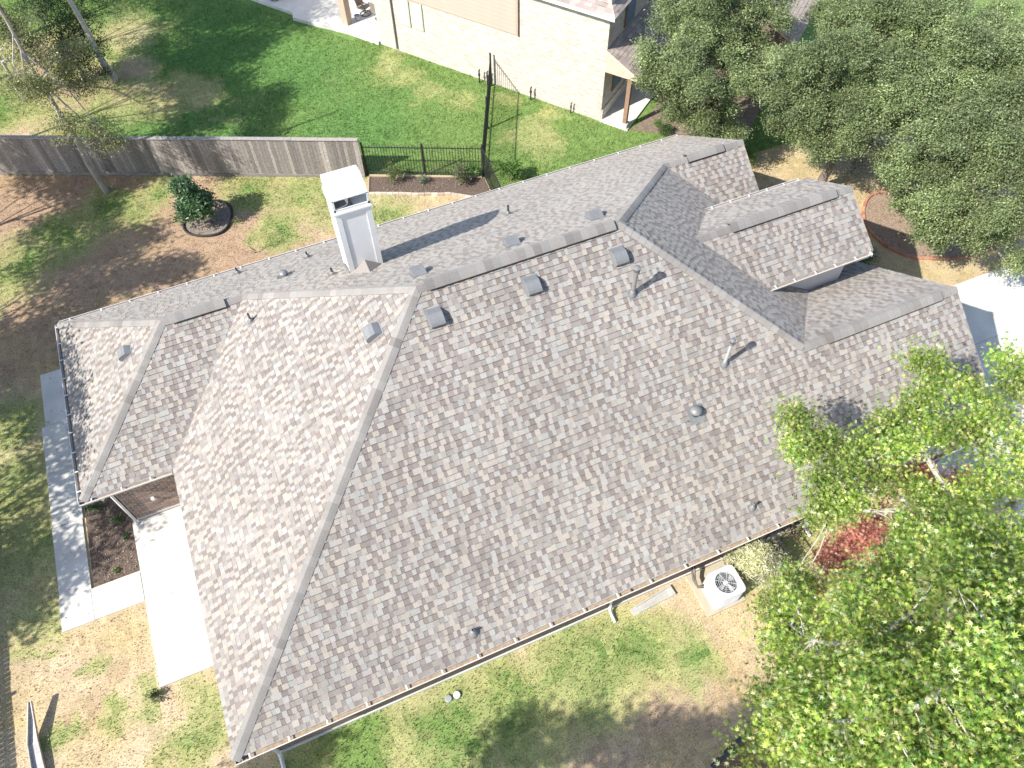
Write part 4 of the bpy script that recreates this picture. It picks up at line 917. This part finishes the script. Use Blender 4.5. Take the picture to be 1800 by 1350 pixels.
oak('silvery oak nearest the driveway, over the red brick edging', (27.0, 8.4, 0), [(24.45, 8.13, 3.8, 1.0, 0.95, 0.8), (25.00, 8.32, 4.8, 1.2, 1.14, 0.96), (25.68, 7.60, 5.3, 1.3, 1.23, 1.04), (26.59, 6.62, 5.3, 1.4, 1.33, 1.12), (24.85, 6.87, 4.1, 1.1, 1.04, 0.88), (25.43, 6.21, 4.8, 1.3, 1.23, 1.04), (25.96, 5.24, 4.5, 1.2, 1.14, 0.96), (24.71, 7.01, 2.9, 0.8, 0.76, 0.64), (25.66, 6.13, 2.8, 0.9, 0.85, 0.72), (26.56, 5.35, 2.9, 0.9, 0.85, 0.72), (24.69, 7.78, 3.0, 0.7, 0.66, 0.56), (26.85, 5.48, 5.0, 1.4, 1.33, 1.12)], 33)
oak('pale oak at the right edge above the driveway oak', (28.0, 10.6, 0), [(26.27, 10.37, 6.0, 1.6, 1.52, 1.28), (27.91, 9.99, 6.2, 1.6, 1.52, 1.28), (28.31, 8.45, 5.6, 1.6, 1.52, 1.28), (26.19, 8.92, 5.6, 1.5, 1.42, 1.2), (25.40, 9.50, 5.0, 1.2, 1.14, 0.96), (30.36, 9.91, 6.0, 1.6, 1.52, 1.28)], 34)
oak('oak at the top right corner behind the others', (28.6, 13.6, 0), [(27.05, 13.37, 6.0, 1.6, 1.52, 1.28), (28.34, 12.26, 6.4, 1.7, 1.61, 1.36), (30.41, 11.70, 6.2, 1.7, 1.61, 1.36), (26.19, 13.89, 5.6, 1.2, 1.14, 0.96), (27.24, 11.82, 6.0, 1.4, 1.33, 1.12), (25.55, 14.12, 5.2, 1.0, 0.95, 0.8), (27.13, 16.37, 4.6, 1.0, 0.95, 0.8), (28.21, 16.93, 5.0, 1.3, 1.23, 1.04)], 35)
oak('oak at the top edge, between the two roof parts of the cream house', (22.6, 17.4, 0), [(22.17, 16.88, 5.8, 1.2, 1.14, 0.96), (23.37, 16.24, 5.2, 1.1, 1.04, 0.88), (20.99, 17.54, 5.4, 1.1, 1.04, 0.88), (23.05, 15.48, 4.6, 1.1, 1.04, 0.88), (24.41, 17.47, 5.6, 1.2, 1.14, 0.96), (21.59, 17.96, 6.0, 1.2, 1.14, 0.96)], 36)
# sweetgum bottom right
GUM = [(14.30, 0.94, 6.3, 0.38, 0.36, 0.3), (14.35, 0.29, 6.4, 0.36, 0.34, 0.29), (14.51, -0.46, 6.5, 0.4, 0.38, 0.32), (13.91, 0.44, 6.2, 0.25, 0.24, 0.2), (13.88, -0.47, 6.2, 0.3, 0.28, 0.24), (13.98, -0.96, 6.2, 0.32, 0.3, 0.26), (17.52, 0.98, 6.8, 0.33, 0.31, 0.26), (17.64, 0.57, 6.8, 0.25, 0.24, 0.2), (17.09, 0.06, 6.8, 0.26, 0.25, 0.21), (16.58, 0.08, 6.6, 0.3, 0.28, 0.24), (15.91, 0.06, 6.5, 0.3, 0.28, 0.24), (15.56, -0.65, 6.7, 0.36, 0.34, 0.29), (15.30, -0.28, 6.4, 0.24, 0.23, 0.19), (16.39, -0.66, 7.0, 0.3, 0.28, 0.24), (17.41, -0.18, 7.4, 0.26, 0.25, 0.21), (17.13, -0.98, 7.6, 0.42, 0.4, 0.34), (17.81, -0.86, 8.0, 0.5, 0.47, 0.4), (18.16, -0.22, 8.0, 0.25, 0.24, 0.2), (16.67, -1.96, 8.2, 0.5, 0.47, 0.4), (16.45, -1.15, 7.5, 0.4, 0.38, 0.32), (14.04, -1.16, 6.4, 0.26, 0.25, 0.21), (13.55, -1.04, 6.0, 0.22, 0.21, 0.18), (12.55, -1.89, 5.2, 0.22, 0.21, 0.18), (11.66, -2.65, 6.0, 0.75, 0.71, 0.6), (11.61, -3.43, 7.0, 0.95, 0.9, 0.76), (13.31, -3.08, 7.4, 0.7, 0.66, 0.56), (14.05, -3.22, 8.0, 0.6, 0.57, 0.48), (14.82, -3.47, 8.5, 0.7, 0.66, 0.56), (11.76, -4.00, 8.5, 1.05, 1.0, 0.84), (12.70, -4.16, 9.3, 1.05, 1.0, 0.84), (13.43, -4.54, 9.5, 1.0, 0.95, 0.8), (10.60, -3.83, 6.8, 0.8, 0.76, 0.64), (9.87, -4.54, 7.0, 0.8, 0.76, 0.64), (10.37, -4.66, 8.5, 1.05, 1.0, 0.84), (10.89, -5.11, 9.6, 1.15, 1.09, 0.92), (11.75, -5.40, 10.0, 1.15, 1.09, 0.92), (10.07, -5.33, 8.8, 1.05, 1.0, 0.84), (10.72, -5.80, 9.8, 1.1, 1.04, 0.88), (11.63, -6.14, 10.0, 1.1, 1.04, 0.88), (16.65, -2.11, 7.0, 0.38, 0.36, 0.3), (16.38, -2.08, 6.5, 0.28, 0.27, 0.22), (16.69, -2.45, 7.6, 0.4, 0.38, 0.32), (15.64, -1.56, 6.3, 0.22, 0.21, 0.18), (15.06, -1.09, 6.4, 0.24, 0.23, 0.19), (14.69, -2.36, 7.0, 0.4, 0.38, 0.32), (15.14, -2.74, 7.4, 0.36, 0.34, 0.29), (15.54, -2.13, 6.6, 0.25, 0.24, 0.2)]
GUMLIMBS = [[(18.03, -2.43, 5.50), (16.37, -2.26, 6.00), (15.35, -1.70, 6.20), (15.08, -0.57, 6.40), (14.88, -0.02, 6.40), (14.42, 0.77, 6.30)], [(16.37, -2.26, 6.00), (16.32, -1.28, 6.30), (16.19, -0.53, 6.70), (16.50, 0.05, 6.70), (17.47, 0.82, 6.80)], [(18.03, -2.43, 5.50), (16.99, -1.82, 7.00), (16.95, -1.15, 7.40), (17.32, -0.38, 7.40)], [(18.03, -2.43, 5.50), (17.03, -2.01, 7.80), (17.97, -0.93, 8.00)], [(18.03, -2.43, 5.50), (14.53, -3.32, 7.60), (11.70, -3.93, 9.00), (11.26, -3.55, 7.70), (11.40, -2.89, 6.50)], [(18.03, -2.43, 5.50), (13.28, -4.32, 9.60), (11.04, -5.02, 10.40), (10.07, -4.78, 9.30), (9.95, -4.39, 7.60)], [(15.35, -1.70, 6.20), (14.47, -1.56, 6.40), (13.93, -1.02, 6.20)]]
tree('sweetgum_tree', 'tall bright green star-leaved tree with pale branches, bottom right', (17.9, -1.75, 0), GUM, 30, 165, .20, .086, star_leaf(), GUMP, mat('pale_limb_bark', (.44, .41, .37), .9, .25, 9, .4, 25), .10, LEAF, .28, 41, near=280, shell=.3, fork=.3, chains=GUMLIMBS)
# extra pale bare limbs showing through the crown belong to the same tree's look: red-leaved trees below
REDP = [(.48, .19, .155), (.54, .24, .20), (.42, .15, .125), (.54, .29, .24)]
def red(label, base, lobes, seed): tree('red_maple', label, base, lobes, 90, 60, .13, .075, star_leaf(), REDP, BARK, .06, LEAF, .8, seed, 'red-leaved small trees under the green tree', shell=.3)
red('red-leaved small tree beside the iron fence, below the gutter end', (16.0, -1.0, 0), [(14.00, -1.77, 4.6, 0.44, 0.42, 0.35), (15.09, -1.41, 4.6, 0.42, 0.4, 0.34), (13.35, -2.07, 4.2, 0.32, 0.3, 0.26), (14.70, -1.62, 4.4, 0.46, 0.44, 0.37), (15.78, -1.22, 4.4, 0.3, 0.28, 0.24)], 51)
red('red-leaved small tree showing through the branches by the roof corner', (19.4, -.5, 0), [(16.68, -0.74, 4.6, 0.33, 0.31, 0.26), (17.16, -1.33, 4.7, 0.38, 0.36, 0.3), (18.00, -1.31, 4.6, 0.28, 0.27, 0.22), (17.22, -0.80, 4.6, 0.3, 0.28, 0.24), (17.86, -1.80, 4.4, 0.25, 0.24, 0.2)], 52)
tree('barberry_bush', 'dark maroon bush at the left edge of the green tree', (14.2, -1.6, 0), [(14.2, -1.65, 1.7, .38, .35, .35), (13.9, -1.9, 1.5, .3, .3, .3)], 40, 40, .12, .06, oval_leaf(), [(.14, .03, .035), (.2, .04, .04), (.1, .025, .03)], GBARK, .03, LEAF, .6, 53, cat='bush', shell=.2)
tree('pale_bush', 'pale cream feathery bush beside the air conditioner', (13.95, -.25, 0), [(13.95, -.22, .85, .5, .46, .6), (13.7, .0, .75, .36, .32, .5), (14.35, -.4, .75, .42, .36, .5), (14.05, -.5, .6, .36, .3, .4)], 90, 120, .11, .13, blade_leaf(), [(.60, .58, .44), (.55, .54, .40), (.64, .62, .50), (.47, .49, .33)], GBARK, .03, LEAF, .6, 54, cat='bush', shell=.3)
tree('dark_shrub', 'dark shrub between the pale bush and the house wall', (15.4, .2, 0), [(15.4, .15, .7, .4, .3, .45)], 50, 50, .1, .07, oval_leaf(), [(.08, .03, .035), (.05, .06, .03), (.11, .05, .045)], GBARK, .03, LEAF, .6, 55, cat='bush', shell=.2)
# back yard plants
tree('young_oak', 'young bushy green tree in the black ring', (2.25, 20.1, 0), [(2.25, 20.1, 1.3, .62, .60, .6), (2.15, 20.15, 1.75, .5, .5, .45), (2.5, 20.0, .85, .62, .58, .5), (2.0, 20.0, .8, .55, .55, .45)], 60, 80, .13, .14, oval_leaf(), [(.075, .16, .075), (.10, .19, .095), (.055, .12, .055), (.14, .22, .12)], GBARK, .045, LEAF, .6, 61, shell=.25)
def bush(name, label, p, r, h, pal, seed, size=.07, leaves=70): tree(name, label, (*p, 0), [(p[0], p[1], h*.55, r, r, h*.5), (p[0]+r*.35, p[1]-r*.2, h*.45, r*.7, r*.7, h*.42)], 55, leaves, r*.22, size, oval_leaf(), pal, GBARK, .025, LEAF, .5, seed, 'garden bushes', 'bush', shell=.3)
BUSHP = [(.13, .175, .06), (.16, .2, .08), (.09, .13, .045), (.2, .23, .1)]; BLUEP = [(.10, .17, .10), (.13, .2, .13), (.08, .14, .08)]
bush('round_bush', 'round yellow-green bush at the left of the shrub bed', (9.75, 19.35), .40, .8, BUSHP, 71)
bush('small_shrub', 'small bluish shrub in the middle of the shrub bed', (10.75, 18.8), .26, .45, BLUEP, 72, .06, 30)
bush('round_bush', 'grey-green bush at the right of the shrub bed', (12.1, 18.15), .42, .8, [(.15, .175, .09), (.12, .15, .07), (.18, .2, .12)], 73)
bush('leafy_shrub', 'leafy shrub against the iron fence corner post', (12.75, 18.25), .3, .7, [(.10, .2, .05), (.13, .24, .07), (.08, .15, .04)], 74, .09, 40)
bush('leafy_shrub', 'bright green shrub beyond the iron fence by the gutter', (14.1, 17.5), .45, .95, [(.12, .24, .05), (.16, .28, .07), (.09, .17, .04)], 75, .1)
bush('low_bush', 'green bush beside the porch post', (21.0, 17.6), .38, .6, [(.09, .17, .04), (.12, .2, .06)], 76)
bush('low_bush', 'green bush behind the one at the porch post', (21.8, 18.2), .36, .6, [(.09, .17, .04), (.12, .2, .06)], 77)
bush('low_bush', 'yellow-green low bush at the edge of the back gutter corner', (21.4, 15.0), .5, .5, [(.14, .2, .03), (.18, .24, .04)], 78)
bush('low_bush', 'yellow-green low bush next to the back gable peak', (23.2, 14.6), .5, .5, [(.14, .2, .03), (.18, .24, .04)], 79)
bush('low_bush', 'dark bush in the shade below the entry gable', (24.0, 8.3), .6, .7, [(.06, .1, .03), (.08, .13, .05)], 80)
bush('dark_shrub', 'bare dark shrub between two oaks on the dry grass', (26.9, 12.4), .7, .9, [(.09, .065, .055), (.13, .1, .08), (.08, .09, .05)], 81, .06, 22)
tree('sapling', 'thin yellow-green sapling near the back gutter', (3.7, 17.8, 0), [(3.75, 17.8, .7, .22, .25, .5), (3.55, 18.2, 1.2, .16, .18, .4)], 40, 22, .1, .08, blade_leaf(), [(.26, .30, .06), (.2, .27, .05), (.32, .33, .09)], GBARK, .02, LEAF, .3, 82, cat='sapling', shell=.1)
bush('weed_tuft', 'dark green weed tuft at the patio corner', (-2.3, 3.05), .22, .22, [(.06, .10, .04), (.08, .12, .05)], 83, .06, 40)
bush('weed_tuft', 'green weed in the mulch near the brick wall corner', (-2.5, 8.6), .14, .2, [(.06, .16, .03)], 84, .07, 20)
bush('weed_tuft', 'green weed in the mulch beside the patio edge', (-2.35, 8.0), .11, .12, [(.07, .15, .04)], 85, .05, 20)
bush('weed_tuft', 'green weed in the mulch beside the connecting path', (-2.75, 7.0), .10, .12, [(.1, .2, .04)], 86, .05, 20)
bush('weed_tuft', 'green weed tuft beside the corner of the wing gutter', (-3.1, 9.3), .2, .3, [(.05, .14, .03)], 87, .07, 25)
# trees at the left
SPP = [(.22, .24, .11), (.17, .20, .085), (.27, .27, .155), (.31, .28, .18), (.14, .18, .065)]
tree('thin_elm', 'thin tree with a sparse crown leaning over the wood fence', (-1.0, 23.5, 0), [(-1.12, 22.41, 5.2, 0.81, 0.77, 0.65), (-0.26, 23.71, 5.0, 0.81, 0.77, 0.65), (0.19, 23.24, 4.6, 0.74, 0.70, 0.59), (-0.85, 23.26, 6.0, 0.94, 0.89, 0.76), (0.20, 22.02, 3.6, 0.68, 0.63, 0.54), (-0.97, 22.12, 4.0, 0.68, 0.63, 0.54), (-1.40, 21.82, 6.0, 0.81, 0.77, 0.65), (0.46, 24.20, 5.4, 0.68, 0.63, 0.54), (0.32, 21.82, 3.0, 0.54, 0.51, 0.43), (-1.22, 24.00, 6.6, 0.94, 0.89, 0.76)], 44, 85, .19, .085, oval_leaf(), SPP, BARK, .11, LEAF, .5, 91, shell=.2, lean=(.08, -.9), fork=.5, top_z=9.2)
tree('pale_trunk_tree', 'tall tree with a pale slanting trunk at the top left', (.25, 30.9, 0), [(-.6, 30.9, 8.6, 1.7, 1.7, 1.3), (-1.8, 31.6, 9.4, 1.6, 1.6, 1.3), (.5, 32.0, 9.3, 1.7, 1.7, 1.3), (-.4, 29.6, 9.8, 1.4, 1.4, 1.1)], 14, 60, .28, .12, oval_leaf(), OAKP, mat('ash_bark', (.46, .43, .39), .9, .2, 9, .5, 25), .15, LEAF, .5, 92, lean=(-.35, .1), fork=.75)
DKP = [(.035, .075, .03), (.05, .09, .035), (.025, .055, .025), (.06, .10, .045)]
tree('holly_tree', 'dark green holly mass beside the pale slanting trunk', (-1.0, 31.4, 0), [(-0.14, 31.15, 1.1, 0.9, 0.85, 0.72), (-1.00, 30.72, 0.9, 0.8, 0.76, 0.64), (-0.17, 30.40, 0.5, 0.5, 0.47, 0.4), (-0.09, 32.03, 1.8, 1.0, 0.95, 0.8), (-0.97, 31.50, 2.2, 0.9, 0.85, 0.72), (-0.82, 30.99, 1.6, 0.9, 0.85, 0.72), (0.30, 32.33, 2.6, 1.0, 0.95, 0.8), (-0.92, 32.27, 2.8, 0.9, 0.85, 0.72), (-1.61, 32.68, 3.0, 0.9, 0.85, 0.72)], 30, 90, .2, .09, oval_leaf(), DKP, GBARK, .09, OAKLEAF, .4, 93)
tree('bare_branched_tree', 'grey bare-branched tree at the left edge above the fence', (-3.6, 31.0, 0), [(-1.85, 27.91, 4.5, 0.7, 0.66, 0.56), (-0.99, 27.87, 5.0, 0.7, 0.66, 0.56), (-2.74, 27.80, 3.6, 0.6, 0.57, 0.48)], 26, 12, .2, .07, oval_leaf(), SPP, mat('silver_bark', (.42, .40, .37), .9, .2), .09, LEAF, .5, 94, shell=.15)
tree('shade_tree', 'tree at the top left corner, half out of view', (-3.6, 36.2, 0), [(-3.4, 35.4, 4.2, 1.4, 1.4, 1.2), (-2.2, 37.2, 4.8, 1.5, 1.5, 1.2), (-4.6, 36.4, 5.4, 1.6, 1.6, 1.2)], 16, 60, .26, .1, oval_leaf(), SPP, GBARK, .14, LEAF, .5, 95)
# shade trees out of view to the left and below, whose shadows lie across the yard
SH = [('left of the walkway', (-10.2, 9.6), [(-8.6, 9.8, 6.4, 1.9, 1.9, 1.3), (-9.8, 8.0, 6.6, 1.9, 1.5, 1.3), (-9.6, 11.8, 6.2, 2.0, 1.8, 1.2), (-11.2, 9.8, 7.2, 2.2, 2.0, 1.3), (-6.3, 10.4, 6.4, .8, 1.3, .6), (-6.4, 8.7, 6.2, .7, .9, .6), (-6.3, 12.2, 6.3, .7, .8, .6)]),
      ('left of the walkway end', (-11.6, 6.4), [(-11.6, 6.4, 6.2, 1.6, 1.2, 1.2), (-12.8, 7.4, 6.0, 2.0, 1.6, 1.2), (-13.2, 5.4, 6.4, 1.5, 1.1, 1.0)]),
      ('left of the walkway start', (-12.4, 13.2), [(-11.6, 12.6, 6.6, 1.9, 1.7, 1.2), (-12.8, 14.4, 6.8, 2.0, 1.5, 1.2), (-10.8, 14.0, 6.4, 1.7, 1.3, 1.1)]),
      ('left of the back yard', (-10.4, 17.4), [(-9.6, 16.8, 6.8, 1.9, 1.1, 1.0), (-11.0, 18.6, 7.2, 1.9, 1.2, 1.1), (-8.7, 18.8, 7.0, 1.7, .8, .8), (-11.6, 15.6, 6.4, 1.8, 1.1, 1.1), (-7.4, 16.6, 7.2, 1.6, .6, .7)]),
      ('left of the wood fence', (-9.6, 22.4), [(-9.0, 22.2, 7.2, 2.2, 1.0, 1.0), (-10.4, 20.6, 7.4, 2.0, .8, 1.0), (-8.2, 24.0, 7.0, 2.2, 1.1, 1.0), (-11.2, 23.4, 8, 2.2, 1.4, 1.1), (-6.6, 22.6, 7.6, 1.6, .8, .8)]),
      ('left of the green lawn', (-6.2, 27.8), [(-5.6, 26.8, 8.4, 2.2, 1.6, 1.3), (-4.6, 29.0, 9.2, 2.4, 1.7, 1.3), (-7.2, 28.6, 9.0, 2.4, 1.8, 1.3), (-4.0, 24.8, 8.8, 1.9, 1.0, 1.1), (-6.4, 24.6, 8.2, 1.8, 1.0, 1.0)]),
      ('behind the top left corner', (-5.6, 33.0), [(-5.0, 32.0, 9.6, 2.6, 2.0, 1.5), (-3.2, 34.0, 10.4, 2.6, 2.0, 1.5), (-6.6, 34.4, 10, 2.4, 2, 1.5), (-2.6, 30.8, 10.2, 2.0, 1.6, 1.2)]),
      ('below the view, left of the front yard', (-4.6, -3.9), [(-3.7, -3.65, 9.0, .9, .45, .7), (-2.4, -4.3, 9.0, .9, .5, .7), (-4.9, -4.5, 9.0, 1.1, .6, .8), (-1.1, -5.0, 9.0, .8, .5, .7), (-5.8, -5.0, 8.4, 1.6, 1.0, 1.1)]),
      ('below the view, in front of the house', (.6, -6.6), [(-.1, -5.5, 9.0, .9, .6, .8), (1.1, -5.8, 9.0, 1.0, .6, .8), (2.2, -6.2, 8.9, 1.0, .8, .8), (1.2, -7.0, 9, 1.6, 1.2, 1)]),
      ('below the view, at the left front corner', (-9.4, -1.8), [(-8.8, -1.5, 8.6, 1.1, .7, .8), (-9.8, -2.4, 8.8, 1.4, 1.0, 1.0)])]
for i, (w, p, lobes) in enumerate(SH):
    tree('shade_tree', 'shade tree out of view, '+w, (*p, 0), lobes, 18, 120 if 'start' in w or 'walkway' not in w else 62, .30, .2, oval_leaf(), OAKP, GBARK, .09, LEAF, .5, 110+i, 'shade trees out of view', shell=.2, twigs=False)

# ------------------------------------------------------------------ grass and litter
def grass():
    rng = np.random.default_rng(5); n = 520000
    x = rng.uniform(-9, 30, n); y = rng.uniform(-7.5, 40, n)
    p = np.stack([x, y, np.zeros(n)], 1); d = p-CAM; z = d@_f; u = 900+1380.8*(d@CR)/z; v = 675-1380.8*(d@CU)/z
    ok = (u > -60) & (u < 1860) & (v > -60) & (v < 1410)
    def rect(x0, y0, x1, y1): return (x > x0) & (x < x1) & (y > y0) & (y < y1)
    for r_ in ((-4.42, 5.74, -3.43, 15.12), (-3.5, 5.74, -2.1, 6.76), (-2.14, 3.2, .6, 8.4), (-3.45, 6.7, -1.9, 9.6), (.4, .5, 21.2, 6.4), (-1.9, 8.4, 19.2, 13.9), (.4, 6, 20.3, 9), (20.9, -9, 34.6, 6.03), (12.2, -.95, 13.45, .38), (10.3, -.12, 11.8, .26)): ok &= ~rect(*r_)
    ok &= ~(((x-2.45)**2+(y-20.25)**2) < .95)
    s = (x-NC[0])*ND[0]+(y-NC[1])*ND[1]; t = (x-NC[0])*NN[0]+(y-NC[1])*NN[1]; ok &= ~((t < .05) & (s < 1.35)) & ~((t < .5) & (s < -12.8))
    def inpoly(poly):
        c = np.zeros(n, bool); j = len(poly)-1
        for i in range(len(poly)):
            xi, yi = poly[i]; xj, yj = poly[j]; c ^= ((yi > y) != (yj > y)) & (x < (xj-xi)*(y-yi)/(yj-yi+1e-12)+xi); j = i
        return c
    ok &= ~inpoly(BEDR) & ~inpoly([(8.95, 20.0), (13.15, 18.1), (13.0, 16.6), (11.6, 17.75), (10.4, 18.25), (9.7, 18.6), (8.65, 19.05)]) & ~inpoly([(10.4, -4.25), (11.6, -3.95), (14.5, -3.7), (14.5, -7), (10.0, -7)]) & ~inpoly([(19.9, 18.4), (22.5, 16.6), (24.5, 16.2), (26.5, 18), (23.5, 21.5), (21.6, 19.2), (20.4, 18.5)])
    x, y = x[ok], y[ok]; n = len(x); c = lawn_colour(x, y); g = np.clip((c[:, 1]-c[:, 0])*9+.5, 0, 1)
    thin = rng.random(n) < .45+.55*g; x, y, c, g = x[thin], y[thin], c[thin], g[thin]; n = len(x)
    h = rng.uniform(.03, .085, n)*(.7+.5*g); a = rng.uniform(0, 6.283, n); w = rng.uniform(.008, .018, n); lx = rng.normal(0, .6, n)*h; ly = rng.normal(0, .6, n)*h
    b0 = np.stack([x-np.cos(a)*w, y-np.sin(a)*w, np.full(n, -.005)], 1); b1 = np.stack([x+np.cos(a)*w, y+np.sin(a)*w, np.full(n, -.005)], 1); tp = np.stack([x+lx, y+ly, h+.012], 1)
    V = np.stack([b0, b1, tp], 1).reshape(-1, 3); F = np.arange(n*3).reshape(-1, 3)
    o = np_mesh('grass', V, F, c*rng.uniform(.7, 1.45, (n, 1)), GRASSB); kind(o, 'stuff', 'short patchy green and dry grass of the lawns'); o['category'] = 'grass'
grass()
def litter():
    rng = np.random.default_rng(15); areas = [(-3.4, 6.8, -2.15, 9.4, 350), (9.2, 18.0, 12.8, 19.6, 900), (26, 7.3, 29, 10.6, 700), (10.6, -5.5, 13.5, -4.2, 500), (1.7, 19.5, 3.2, 21.0, 500), (-6, 14, 6, 24, 500), (-5.6, 1.5, -1, 5.6, 260)]; pos = []; col = []
    for x0, y0, x1, y1, n in areas:
        pos.append(np.stack([rng.uniform(x0, x1, n), rng.uniform(y0, y1, n), np.full(n, .055)], 1))
    q = rng.random((260, 2)); x = 10.5+10*q[:, 0]**.7; y = 3.4*q[:, 1]**1.8; pos.append(np.stack([x, y, H+P*y+.045], 1))
    q = rng.random((60, 2)); pos.append(np.stack([-4.3+.8*q[:, 0], 5.9+9*q[:, 1], np.full(60, .075)], 1))
    pos = np.concatenate(pos); V, F, c = leaf_arrays(pos, .06, oval_leaf(), [(.34, .26, .2), (.2, .14, .1), (.42, .36, .3), (.12, .085, .07), (.3, .2, .13), (.5, .45, .38)], rng, 2.0)
    o = np_mesh('mulch_chips', V, F, c, LEAF); kind(o, 'stuff', 'loose bark chips and dry leaves on the beds and soil'); o['category'] = 'litter'
litter()
